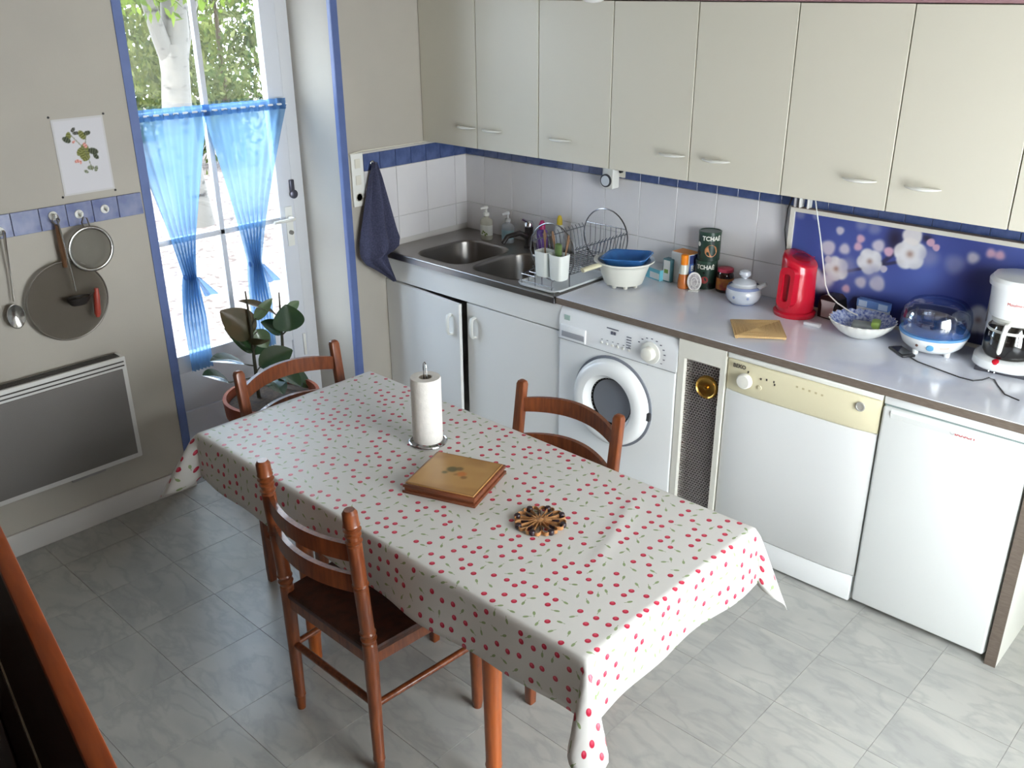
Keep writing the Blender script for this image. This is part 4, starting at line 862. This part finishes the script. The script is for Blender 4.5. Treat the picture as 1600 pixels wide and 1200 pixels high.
FLW = [(2.166, .889, .05, 1, 1.0), (2.272, 1.124, .050, 2, .25), (2.419, 1.180, .060, 2, .2), (2.418, 1.250, .036, 1, .35), (2.098, 1.147, .030, 0, .6), (2.138, 1.223, .016, 0, .8), (2.224, 1.205, .016, 3, .9), (2.218, 1.173, .016, 3, .9), (2.166, 1.154, .021, 0, .9), (2.487, 1.236, .015, 3, .4), (2.509, 1.221, .013, 3, .4), (2.583, 1.172, .032, 4, 1.2), (2.642, 1.207, .020, 0, 1.1), (2.698, 1.234, .016, 3, 1.2), (2.728, 1.232, .016, 3, 1.2), (2.314, 1.043, .030, 0, .6), (2.249, 1.035, .022, 0, .9), (2.143, 1.069, .050, 2, .3), (2.04, 1.024, .042, 1, .5), (2.088, .999, .036, 0, 1.2), (2.115, 1.02, .024, 0, 1.2), (2.194, .997, .016, 3, 1), (2.297, 1.19, .024, 0, .8), (2.339, 1.175, .018, 3, .6), (2.70, .985, .052, 2, .5), (2.22, 1.262, .022, 4, 1.2), (2.272, 1.254, .022, 4, 1.2), (1.965, 1.262, .018, 4, 1.2), (2.95, 1.15, .05, 1, .6), (2.03, 1.262, .012, 4, 1), (2.33, 1.105, .014, 0, .4), (2.49, 1.18, .03, 4, 1.6), (2.105, 1.10, .015, 0, .5), (2.19, 1.09, .03, 4, 1.5), (2.29, 1.08, .03, 4, 1.5), (2.84, 1.06, .05, 0, 1.1)]
FC = [(196, 188, 198), (220, 214, 210), (226, 224, 220), (206, 164, 180), (150, 150, 178)]
import math as _m
def hsh(i, j): 
    v = _m.sin(i * 127.1 + j * 311.7) * 43758.5453; return v - _m.floor(v)
def vn(x, y):
    i, j = _m.floor(x), _m.floor(y); fx, fy = x - i, y - j; fx, fy = fx * fx * (3 - 2 * fx), fy * fy * (3 - 2 * fy)
    return (hsh(i, j) * (1 - fx) + hsh(i + 1, j) * fx) * (1 - fy) + (hsh(i, j + 1) * (1 - fx) + hsh(i + 1, j + 1) * fx) * fy
def blossom(u, v):
    x, z = PX0 + .018 + (PX1 - PX0 - .036) * u, PZ0 + .012 + (PZ1 - PZ0 - .028) * v
    t = vn(x * 5 + 3, z * 6); c = mixc((58, 70, 136), (86, 100, 164), t); c = mixc(c, (44, 46, 104), .8 * sstep(.55, .8, vn(x * 3 + 9, z * 4 + 2)))
    c = mixc(c, (96, 116, 188), .6 * _m.exp(-((x - 2.50) / .09) ** 2 - ((z - 1.10) / .08) ** 2))
    c = mixc(c, (30, 32, 76), .8 * sstep(1.03, .95, z) * sstep(2.15, 2.3, x)); c = mixc(c, (34, 28, 44), .85 * _m.exp(-((x - 2.355) / .035) ** 2 - ((z - 1.225) / .05) ** 2))
    c = mixc(c, (34, 28, 40), .8 * _m.exp(-((x - 2.47) / .02) ** 2 - ((z - 1.25) / .015) ** 2))
    for (a, b_, c2, d2, ww) in ((2.14, 1.05, 2.40, 1.15, .006), (2.04, 1.02, 2.14, 1.07, .008), (2.02, .99, 2.10, .96, .012), (2.30, 1.10, 2.38, 1.20, .008)):
        q = max(0, min(1, ((x - a) * (c2 - a) + (z - b_) * (d2 - b_)) / ((c2 - a) ** 2 + (d2 - b_) ** 2))); ds = _m.hypot(x - a - q * (c2 - a), z - b_ - q * (d2 - b_)); c = mixc(c, (46, 40, 60), .7 * sstep(ww * 1.6, ww * .4, ds))
    for k, (fx, fz, r, ci, bl) in enumerate(FLW):
        dx, dz = x - fx, z - fz; ds = _m.hypot(dx, dz)
        if ds > r * (1.6 + bl): continue
        an = _m.atan2(dz, dx); R = r * ((.90 + .14 * abs(_m.cos(2.5 * an + k))) if ci == 2 else (1 + .05 * _m.cos(3 * an + k)))
        al = sstep(R * (1 + .5 * bl), R * (1 - .5 * bl) if bl < 1.5 else R * .3, ds) if bl > .05 else float(ds < R)
        col = FC[ci]
        if ci == 2: col = mixc(col, (150, 112, 92), .75 * _m.exp(-(ds / (r * .22)) ** 2)); col = mixc(col, (186, 182, 186), .5 * sstep(.4, .95, ds / R) * abs(_m.sin(2.5 * an + k / 2)))
        c = mixc(c, col, al * (.92 if ci != 4 else .55))
    return c
paint('photo_print', (PX0 + .018, -.0352, PZ0 + .012), (PX1 - PX0 - .036, 0, 0), (0, 0, PZ1 - PZ0 - .028), 330, 110, blossom, vcol_mat('blossom_ink', .3), ps)

# sockets and cables under the wall cabinets
tp = thing('plug_timer', 'white round-dialled timer plugged in under the wall cabinets', 'timer', (1.01, 0, 1.29))
MB().box(-.062, .062, -.018, -.0100, .0, .082, .003).build('socket_plate', M('cream_switch', (0, 0, 0)), tp)
MB().box(-.032, .034, -.07, -.018, -.05, .066, .008, 3).build('timer_body', whiteplastic, tp)
dk = MB().lathe([(.030, 0), (.030, .008)], (-.004, -.07, -.012), 32, axis='y').build('dial_ring', darkgrey, tp)
MB().lathe([(.0235, .008), (.0235, .0105), (.0005, .011)], (-.004, -.07, -.012), 28, axis='y').build('dial_face', M('dial_face', (206, 212, 218), .4), dk)
MB().lathe([(.008, -.0), (.008, .014)], (.045, -.012 - .006, .030), 12, axis='y').build('rocker', black, tp)
psx = thing('power_strip', 'white power strip tucked under the cabinets above the picture', 'power strip', (1.99, -.05, 1.352))
MB().box(-.062, .10, -.035, .035, .0, .0325, .005, 2).build('housing', whiteplastic, psx)
for k, x in enumerate((-.04, -.018, .016)): MB().box(x - .0035, x + .0035, -.02, .016, -.058, .001, .002, 1).build('hanging_plug', whiteplastic if k else M('plug_grey', (170, 168, 170), .5), psx)
tag(MB().tube([(2.035, -.075, 1.353), (2.055, -.082, 1.29), (2.085, -.09, 1.20), (2.115, -.10, 1.10), (2.14, -.11, 1.02), (2.165, -.12, .985), (2.21, -.135, .965), (2.27, -.15, .948), (2.305, -.16, .944)], .0026, 6).build('extension_cord', whiteplastic), 'white cord hanging down from the power strip into the bowl', 'cord')

# bowl, carton, steriliser
bw = thing('patterned_bowl', 'white bowl with scalloped rim and blue speckled inside', 'bowl', (2.345, -.200, WT1))
BR = .122; rings = []
prof = [(.045, 0), (.052, .003), (.085, .022), (.112, .048), (BR, .066), (BR - .004, .068), (.106, .050), (.08, .027), (.045, .009), (.0005, .008)]
N = 96
for i, (r, z) in enumerate(prof):
    sc_ = .0035 if i in (4, 5) else 0
    rings.append([((r + sc_ * math.cos(24 * a)) * math.cos(a), (r + sc_ * math.cos(24 * a)) * math.sin(a), z + sc_ * .5 * math.cos(24 * a)) for a in [2 * PI * k / N for k in range(N)]])
MB().loft(rings[:6], True, False).build('shell', M('bowl_white', (226, 226, 220), .25, coat=.3), bw)
MB().loft(rings[5:], False, True).build('blue_inside', M('bowl_blue', (176, 184, 206), .25, noise=90, col2=(72, 88, 150), coat=.3), bw)
o = thing('clear_packet', 'clear plastic packet with green tip inside the patterned bowl', 'packet', (2.354, -.190, WT1 + .014), .3)
MB().box(-.05, .04, -.03, .03, .0, .038, .010, 3).build('clear_wrap', glassy('packet_clear', (170, 176, 172), .45, 'GAUZE'), o)
MB().box(.02, .052, -.03, .028, .02, .052, .008, 2).build('green_tip', M('lime_green', (150, 176, 84), .5), o)
t = carton('food_carton', 'pale carton with blue top stripe leaning behind the patterned bowl', 2.325, -.0625, .125, .026, .100, -.03, M('carton_grey', (190, 192, 196), .5, noise=60, col2=(172, 174, 182)))
MB().box(-.064, .064, -.0145, .0145, .071, .1012, .001, 1).build('blue_stripe', M('carton_blue', (92, 124, 178), .5), t, smooth=False)
MB().box(-.055, -.022, -.0155, -.0144, .074, .097).box(.024, .060, -.0155, -.0144, .074, .097).build('pale_panel', M('carton_pale', (172, 186, 206), .5), t, smooth=False)
st = thing('bottle_steriliser', 'bottle steriliser with clear dome, blue ring and white base', 'steriliser', (2.600, -.176, WT1))
MB().lathe([(.050, .010), (.082, .016), (.103, .034), (.115, .062), (.117, .070), (.0005, .070)], (0, 0, 0), 48).build('base', white, st)
MB().lathe([(.1165, .070), (.119, .073), (.119, .079), (.112, .080), (.0005, .080)], (0, 0, 0), 48).build('blue_ring', M('steril_blue', (104, 158, 210), .25), st)
MB().lathe([(.114, .079), (.120, .10), (.121, .130), (.114, .160), (.094, .183), (.06, .194), (.0005, .197)], (0, 0, 0), 48, cap0=False).build('dome', clearp, st)
MB().lathe([(.104, .080), (.106, .094), (.098, .102), (.0005, .104)], (0, 0, 0), 40).build('blue_tray', glassy('blue_clear', (92, 140, 214), .55, 'GAUZE'), st)
for k in range(5):
    a = -2.6 + k * .6; MB().tube([(.07 * math.cos(a), .07 * math.sin(a), .10), (.07 * math.cos(a), .07 * math.sin(a), .165)], .005, 8).build('clear_peg', clearp, st)
for k in range(4):
    a = -2.2 + k * PI / 2 + .2; MB().lathe([(.010, 0), (.012, .018)], (.074 * math.cos(a), .074 * math.sin(a), 0), 12).build('foot', white, st)
def on_base(a, z, r): return (r * math.cos(a), r * math.sin(a), z)
for nm, a, z, rr, m in (('power_button', -1.30, .045, .0125, M('button_blue', (96, 168, 212), .3)), ('lamp_hole', -1.72, .047, .005, M('lamp_brown', (92, 60, 50), .4))):
    MB().lathe([(rr, -.004), (rr, .004), (rr * .8, .005), (.0005, .0052)], (0, 0, 0), 20, axis='y').build(nm, m, st, loc=on_base(a, z, .1075), rot=(.5, 0, a + PI / 2))
MB().box(-.016, .016, -.0012, .002, -.0015, .0015).build('brand_mark', M('mark_peach', (236, 190, 164), .5), st, loc=on_base(-.86, .048, .1095), rot=(.45, 0, -.86 + PI / 2))

ph = thing('mobile_phone', 'black mobile phone lying on the worktop near the steriliser', 'phone', (2.532, -.272, WT1), .35)
MB().box(-.026, .026, -.050, .050, .0005, .0095, .0035, 3).build('case', M('phone_black', (34, 34, 38), .3), ph, rot=(0, 0, .55))
MB().box(-.021, .021, -.036, .040, .0096, .0102).build('screen', M('phone_screen', (62, 64, 70), .12, coat=.5), ph, smooth=False, rot=(0, 0, .55))
PC = [(2.574, -.300), (2.610, -.326), (2.70, -.352), (2.77, -.372), (2.815, -.372), (2.835, -.345), (2.845, -.31), (2.865, -.315), (2.89, -.36), (2.93, -.42), (2.98, -.44)]
tag(MB().tube([(x, y, WT1 + .003) for x, y in PC], .0022, 6).build('phone_cable', darkgrey), 'thin dark cable running from the phone along the worktop', 'cord')

# coffee maker
cf = thing('coffee_maker', 'white filter coffee maker with glass jug of black coffee', 'coffee maker', (2.855, -.170, WT1), .10)
MB().box(-.085, .095, -.085, .085, 0, .014, .004).build('heat_plate_foot', M('foot_grey', (70, 70, 78), .4), cf)
def rr2(w_, h_, z, r, cx=0, cy=0): return [(a, b_, z) for a, b_ in rrect(cx, cy, w_, h_, r, 7)]
MB().loft([rr2(.205, .20, .014, .085), rr2(.215, .21, .02, .09), rr2(.212, .207, .045, .088), rr2(.19, .186, .052, .08)]).build('base', white, cf)
MB().loft([rr2(.19, .085, .05, .03, 0, .058), rr2(.195, .082, .20, .03, 0, .060), rr2(.20, .085, .32, .03, 0, .060)]).build('tower', white, cf)
MB().loft([rr2(.170, .17, .195, .08), rr2(.176, .176, .205, .085), rr2(.190, .190, .30, .09)]).build('filter_holder', white, cf)
MB().loft([rr2(.205, .205, .301, .095), rr2(.208, .208, .318, .097), rr2(.19, .19, .330, .09), rr2(.10, .10, .335, .049)]).build('lid', white, cf)
MB().box(-.0995, -.0965, .035, .055, .14, .28, .001, 1).build('water_gauge', M('gauge_grey', (150, 146, 148), .3), cf)
jg = MB().lathe([(.074, .054), (.083, .068), (.086, .11), (.080, .15), (.066, .174)], (0, -.012, 0), 40).build('coffee_jug', glassy('jug_glass', (216, 214, 212), .90), cf)
MB().lathe([(.072, .0555), (.081, .069), (.084, .108), (.081, .142), (.0005, .142)], (0, -.012, 0), 40).build('coffee', M('black_coffee', (8, 5, 5), .6, spec=.08), jg)
MB().lathe([(.066, .174), (.072, .176), (.073, .186), (.066, .193), (.0005, .194)], (0, -.012, 0), 36).lathe([(.0815, .146), (.0818, .151), (.0795, .155)], (0, -.012, 0), 36, cap0=False, cap1=False).build('jug_lid', M('jug_white', (220, 220, 212), .4), jg)
MB().tube([(-.004, -.080, .178), (-.008, -.108, .176), (-.010, -.114, .160), (-.014, -.114, .092), (-.014, -.110, .086)], [.009, .0115, .0115, .0105, .008], 10, sect=(.75, 1.1)).build('jug_handle', M('jug_white', (0, 0, 0)), jg)
MB().lathe([(.012, 0), (.012, .004), (.009, .006), (.0005, .0065)], (0, 0, 0), 18).build('power_button', M('button_red', (206, 30, 50), .3), cf, loc=(-.02, -.094, .0455), rot=(.55, 0, 0))
text('Moulinex', .0145, M('print_red2', (206, 92, 84), .5), cf, lambda u, v, w_: ((.0925 + w_) * math.sin((u + .004) / .092), -(.0925 + w_) * math.cos((u + .004) / .092), .252 + v))
pm = MB()
for a in (-2.4, -1.95, -1.75): pm.ball((.098 * math.cos(a), .098 * math.sin(a), .009), .0035, 8)
pm.build('chrome_stud', chrome, cf)

# ------------------------------------------------------------------ table and cloth
TX0, TX1, TY0, TY1, TZ = .985, 2.645, -2.222, -1.497, .748
tb = thing('dining_table', 'honey coloured wooden dining table under the cherry oilcloth', 'table', (1.82, -1.86, 0)); ox, oy = 1.82, -1.86
MB().box(TX0 - ox, TX1 - ox, TY0 - oy, TY1 - oy, .722, TZ, .004).build('tabletop', tablewood, tb)
MB().box(1.38 - ox, 2.29 - ox, -2.165 - oy, -2.14 - oy, .62, .7215).box(1.38 - ox, 2.29 - ox, -1.58 - oy, -1.555 - oy, .62, .7215).box(1.38 - ox, 1.405 - ox, -2.14 - oy, -1.58 - oy, .62, .7215).box(2.265 - ox, 2.29 - ox, -2.14 - oy, -1.58 - oy, .62, .7215).build('apron', tablewood, tb, smooth=False)
for x in (1.415, 2.262):
    for y in (-2.135, -1.59):
        MB().lathe([(.016, 0), (.020, .012), (.022, .10), (.0245, .112), (.0225, .124), (.026, .40), (.030, .60), (.031, .7205)], (x - ox, y - oy, 0), 24).build('leg', tablewood, tb)
def cloth():
    ov = .172; nx, ny = 118, 72
    def axis(a, b_, n):
        L_ = b_ - a; pts = []
        for i in range(n + 1): pts.append(a - ov + (L_ + 2 * ov) * i / n)
        return pts
    mb = MB(); uvs = {}
    X = axis(TX0, TX1, nx); Y = axis(TY0, TY1, ny); rho = .012
    # snap grid lines to the table edges
    for A, e0, e1 in ((X, TX0, TX1), (Y, TY0, TY1)):
        for e in (e0, e1):
            i = min(range(len(A)), key=lambda k: abs(A[k] - e)); A[i] = e
    V = []
    ztop = TZ + .0025
    for x in X:
        row = []
        for y in Y:
            cx, cy = min(max(x, TX0), TX1), min(max(y, TY0), TY1); ex, ey = abs(x - cx), abs(y - cy); sx, sy = (1 if x > cx else -1), (1 if y > cy else -1)
            z = ztop + .0045 * math.exp(-((x - 2.36 - .35 * (y + 1.72) * -1) / .016) ** 2) * sstep(-1.98, -1.85, y) * sstep(-1.56, -1.64, y)
            if ex > 0 and ey > 0:
                th = math.atan2(ey, ex); r = math.hypot(ex, ey); k = min(1, 1.3 * math.sin(2 * th)); s = sstep(0, PI / 2, th); r *= 1 + .26 * k
                big = .30 if (sx > 0) else (.46 if sy < 0 else .35)
                hz = r * (.07 + big * k); h0 = rho * (1 - math.exp(-r / rho))
                # both flaps meet along a fold that stands off the corner
                dx, dy = math.cos(s * PI / 2), math.sin(s * PI / 2)
                px_ = cx + sx * ((hz + h0 * .7) * dx); py_ = cy + sy * ((hz + h0 * .7) * dy); pz_ = ztop - r * math.sqrt(max(.2, 1 - (.07 + big * k) ** 2)) + h0 * .6
            elif ex > 0 or ey > 0:
                e = ex + ey; al = (y if ex > 0 else x); h0 = rho * (1 - math.exp(-e / rho))
                fl_ = e * (.08 + .05 * math.sin(al * 8 + sx * 2 + sy) + .03 * math.sin(al * 19 + sx)) + h0
                # near the corners the hem swings outwards into the fold
                px_ = cx + (sx * fl_ if ex > 0 else 0); py_ = cy + (sy * fl_ if ey > 0 else 0); pz_ = ztop - e + h0
            else: px_, py_, pz_ = x, y, z
            row.append(mb.bm.verts.new((px_, py_, pz_))); uvs[row[-1]] = (x, y)
        V.append(row)
    uvl = mb.bm.loops.layers.uv.new('UVMap')
    for i in range(nx):
        for j in range(ny):
            f = mb.bm.faces.new((V[i][j], V[i + 1][j], V[i + 1][j + 1], V[i][j + 1]))
            for l in f.loops: l[uvl].uv = uvs[l.vert]
    return mb.build('tablecloth', cherrym, ang=75)
tcl = tag(cloth(), 'white oilcloth printed with red cherries draped over the table', 'tablecloth')
sd = tcl.modifiers.new('thickness', 'SOLIDIFY'); sd.thickness = .0012; sd.offset = 1

# ------------------------------------------------------------------ chairs
def chair(label, x, y, rz, W, turned, H):
    t = thing('dining_chair', label, 'chair', (x, y, 0), rz, 'wooden ladder-back chairs at the table')
    D, SZ = .385, .445; lean = .055 if not turned else .03
    for s in (-1, 1):
        px_ = s * W / 2
        if turned:
            zz = [0, .05, .055, .06, .40, .47, .475, .49, .495, .51, .515, .66, .664, .672, .676, .800, .804, .812, .816, .832, .836, .848, .852, .862, .866, .898, .908]
            rr_ = [.013, .017, .0185, .017, .021, .021, .0175, .0235, .0175, .0235, .0205, .0205, .0165, .0235, .0205, .0205, .0165, .0235, .0165, .0225, .0165, .0245, .0165, .0230, .0215, .0205, .014]
            zz = [z * H / .910 for z in zz]
            MB().tube([(px_, -lean * max(0, z - SZ) / .45, z) for z in zz], rr_, 16).build('back_post', wood, t, ang=28)
        else:
            rings = []
            for z, a, b_ in ((0, .015, .013), (.05, .017, .014), (SZ, .0185, .0155), (H - .05, .0185, .0135), (H - .014, .0185, .0135), (H - .004, .015, .011), (H, .009, .006)):
                yy = -lean * max(0, z - SZ) / .42; rings.append([(px_ + p, yy + q, z) for p, q in rrect(0, 0, 2 * a, 2 * b_, .006, 3)])
            MB().loft(rings).build('back_post', wood, t, ang=24)
        fx_ = s * (W / 2 + .018)
        if turned: MB().tube([(fx_, D, 0), (fx_, D, .03), (fx_, D, .20), (fx_, D, .40), (fx_, D, .43)], [.014, .018, .021, .022, .018], 14).build('leg', wood, t)
        else: MB().loft([[(fx_ + p, D + q, z) for p, q in rrect(0, 0, w_, w_, .005, 3)] for z, w_ in ((0, .028), (.3, .036), (.43, .038))]).build('leg', wood, t)
        MB().tube([(px_, .0, .25 if turned else .2), (fx_, D, .25 if turned else .2)], .0105 if turned else .009, 10).build('side_rung', wood, t)
    MB().tube([(-W / 2, 0, .255 if turned else .28), (W / 2, 0, .255 if turned else .28)], .0115 if turned else .009, 10).build('back_rung', wood, t)
    MB().tube([(-W / 2 - .018, D, .30), (W / 2 + .018, D, .30)], .0115, 10).build('front_rung', wood, t)
    poly = [(-W / 2 - .012, -.012), (W / 2 + .012, -.012), (W / 2 + .034, D + .028), (-W / 2 - .034, D + .028)]
    def shr(k): return [(a * k, (b_ - D / 2) * k + D / 2) for a, b_ in poly]
    MB().loft([[(a, b_, z) for a, b_ in shr(k)] for z, k in ((SZ - .05, .96), (SZ - .048, .985), (SZ - .012, .985))]).build('seat_frame', wood, t, ang=30)
    MB().loft([[(a, b_, z) for a, b_ in shr(k)] for z, k in ((SZ - .013, .99), (SZ - .008, 1.0), (SZ + .004, 1.0), (SZ + .009, .985))]).build('seat', woodd, t, ang=30)
    slats = ((.772, .052), (.672, .056)) if turned else ((.775, .055), (.640, .060))
    for zc, hh in slats:
        zc *= H / .91 if turned else H / .862
        rings = []; n = 18; bow = .044 if turned else .06
        for i in range(n + 1):
            u = i / n; s = 2 * u - 1; xx = s * (W / 2 - .008); yy = -lean * (zc - SZ) / .43 - bow * (1 - s * s); arch = .016 * (1 - s * s) if not turned else .0
            h2 = hh / 2 * (1 if turned else (.92 + .12 * (1 - s * s)))
            rings.append([(xx, yy - .008, zc - h2 + arch), (xx, yy + .008, zc - h2 + arch), (xx, yy + .008, zc + h2 + arch), (xx, yy - .008, zc + h2 + arch)])
        MB().loft(rings).build('slat', wood, t, ang=30)
chair('turned-post chair nearest the camera, on the long side of the table', 1.765, -2.305, 0, .392, True, .905)
chair('chair in front of the washing machine, with flat rounded posts', 1.862, -1.405, PI, .418, False, .862)
chair('chair at the window end of the table, before the plant', .905, -1.765, -PI / 2, .418, False, .862)

# ------------------------------------------------------------------ things on the table
TT = TZ + .0039
pt = thing('paper_towel_stand', 'white paper towel roll on a chrome wire stand', 'paper towel', (1.600, -1.748, TT))
MB().tube([(.060 * math.cos(a), .060 * math.sin(a), .004) for a in [2 * PI * i / 40 for i in range(40)]], .0035, 8, True).build('base_ring', chrome, pt)
MB().tube([(-.06, 0, .004), (0, 0, .004), (.06, 0, .004)], .0025, 8).tube([(0, -.06, .004), (0, .06, .004)], .0025, 8).build('base_wire', chrome, pt)
MB().tube([(-.007, .0, .006), (-.007, 0, .262), (-.005, 0, .275), (0, 0, .28), (.005, 0, .275), (.007, 0, .262), (.007, 0, .006)], .002, 8).build('loop', chrome, pt)
rollm = M('tissue_white', (222, 218, 212), .9, noise=60, col2=(214, 210, 204), bump=(160, .5))
MB().lathe([(.022, .010), (.0475, .010), (.049, .014), (.049, .226), (.0475, .230), (.022, .230), (.0205, .226), (.0205, .012)], (0, 0, 0), 44, cap0=False, cap1=False).build('paper_roll', rollm, pt)
MB().lathe([(.0202, .011), (.0202, .229), (.0185, .229), (.0185, .011)], (0, 0, 0), 24, cap0=False, cap1=False).build('card_tube', M('card_brown', (150, 140, 128), .8), pt)
tx = thing('tile_trivet_box', 'square wooden trivet with tan tile top on the table', 'trivet', (1.862, -1.876, TT), math.radians(20))
bw2 = M('trivet_wood', (120, 66, 40), .4, noise=16, col2=(96, 50, 30), stretch=(1, 6, 6))
MB().box(-.118, .118, -.113, .113, 0, .010, .002).box(-.112, .112, -.107, .107, .010, .018).box(-.117, .117, -.112, .112, .018, .030, .003).build('frame', bw2, tx)
def deco(u, v):
    c = mixc((176, 136, 82), (162, 120, 70), vn(u * 7, v * 7)); c = mixc(c, (190, 150, 92), .5 * sstep(.45, .75, vn(u * 3 + 5, v * 3)))
    for a, b_, r, cc in ((.42, .58, .085, (82, 78, 46)), (.51, .63, .06, (104, 84, 52)), (.60, .50, .075, (188, 108, 48)), (.67, .42, .05, (126, 88, 48)), (.36, .46, .045, (96, 90, 54)), (.53, .46, .035, (150, 110, 60))):
        c = mixc(c, cc, .85 * sstep(1.2, .6, math.hypot(u - a, v - b_) / r))
    if min(u, v, 1 - u, 1 - v) < .02: c = (132, 88, 50)
    return c
MB().box(-.110, .110, -.105, .105, .0295, .0338, .001, 1).build('tile', M('trivet_tan', (168, 126, 74), .35), tx)
paint('tile_picture', (-.108, -.103, .0342), (.216, 0, 0), (0, .206, 0), 50, 48, deco, vcol_mat('trivet_glaze', .3), tx)
ros = thing('rosette_coaster', 'round flower-shaped bamboo coaster with dark tips on the table', 'coaster', (2.198, -1.873, TT), .2)
bam = M('bamboo', (186, 136, 88), .45, noise=60, col2=(158, 108, 66)); dkb = M('dark_bead', (44, 28, 34), .4)
def loopband(a, r0, r1, wd, z0=.002, z1=.0125):
    ca, sa = math.cos(a), math.sin(a); pts = []; n_ = 24
    for i in range(n_ + 1):
        q = 2 * PI * i / n_; f_ = (1 - math.cos(q)) / 2
        rr_ = r0 + (r1 - r0) * f_ ** .8; ss = wd * math.sin(q) * f_ ** .55 * 1.25
        pts.append((rr_ * ca - ss * sa, rr_ * sa + ss * ca))
    mb = MB(); th = .0009; rings = []
    for i, (x, y) in enumerate(pts):
        x2, y2 = pts[min(i + 1, n_)]; x1, y1 = pts[max(i - 1, 0)]; l_ = math.hypot(x2 - x1, y2 - y1) or 1; nx_, ny_ = -(y2 - y1) / l_ * th, (x2 - x1) / l_ * th
        rings.append([(x - nx_, y - ny_, z0), (x + nx_, y + ny_, z0), (x + nx_, y + ny_, z1), (x - nx_, y - ny_, z1)])
    return mb.loft(rings)
NP = 16
for i in range(NP): loopband(2 * PI * i / NP, .008, .0715, .0108).build('petal', bam, ros, ang=50)
for i in range(NP // 2):
    a = 2 * PI * (2 * i + .5) / NP
    MB().lathe([(.0078, .002), (.0090, .004), (.0090, .0115), (.0075, .0145), (.0005, .015)], (0, 0, 0), 14).build('dark_tip', dkb, ros, loc=(.0665 * math.cos(a), .0665 * math.sin(a), 0))
    a = 2 * PI * (2 * i + 1.5) / NP
    MB().lathe([(.0050, .001), (.0058, .004), (.0058, .0095), (.0005, .010)], (0, 0, 0), 10, 1.9, .8).build('dark_seed', dkb, ros, loc=(.043 * math.cos(a), .043 * math.sin(a), .001), rot=(0, 0, a))
MB().lathe([(.011, .001), (.012, .010), (.008, .0135), (.0005, .014)], (0, 0, 0), 20).build('centre', bam, ros)

# ------------------------------------------------------------------ lamp and stair board
lp = thing('pendant_lamp', 'round white glass pendant lamp hanging from the ceiling', 'lamp', (1.80, -1.20, 0))
MB().lathe([(.0005, 2.068), (.022, 2.070), (.036, 2.078), (.075, 2.100), (.125, 2.150), (.14, 2.20), (.12, 2.26), (.06, 2.295), (.03, 2.30)], (0, 0, 0), 40).build('globe', M('opal_glass', (214, 212, 208), .3), lp)
MB().lathe([(.032, 2.30), (.03, 2.34), (.008, 2.345)], (0, 0, 0), 20).build('holder', whiteplastic, lp)
MB().tube([(0, 0, 2.34), (0, 0, RZ - .02)], .004, 8).build('flex', whiteplastic, lp)
MB().lathe([(.05, RZ), (.048, RZ - .018), (.012, RZ - .03)], (0, 0, 0), 24).build('ceiling_rose', whiteplastic, lp)
rl = thing('stair_guard', 'dark reddish wooden stair guard in the lower left foreground', 'stair guard', (2.434, -3.242, 0), math.atan2(-.0715, .426))
MB().box(-1.75, 1.05, 0, .0245, 1.385, 1.40, .003).build('top_rail', mahog_lit, rl)
MB().box(-1.75, 1.05, .001, .0235, .855, 1.385).build('upper_board', mahog_shade, rl, smooth=False)
MB().box(-1.75, 1.05, .003, .0215, .768, .855).build('gap_light_strip', M('painted_gap_light', (246, 236, 220), .4), rl, smooth=False)  # pale colour stands in for light coming through a gap between the boards
MB().box(-1.75, 1.05, .001, .0235, 0, .768).build('lower_board', mahog_shade, rl, smooth=False)
for k in range(3): MB().box(-1.75, 1.05, -.30 * (k + 1), -.30 * k - .002, .0, .17 * (k + 1), .004, 1).build('stair_tread', mahog_shade, rl, smooth=False)
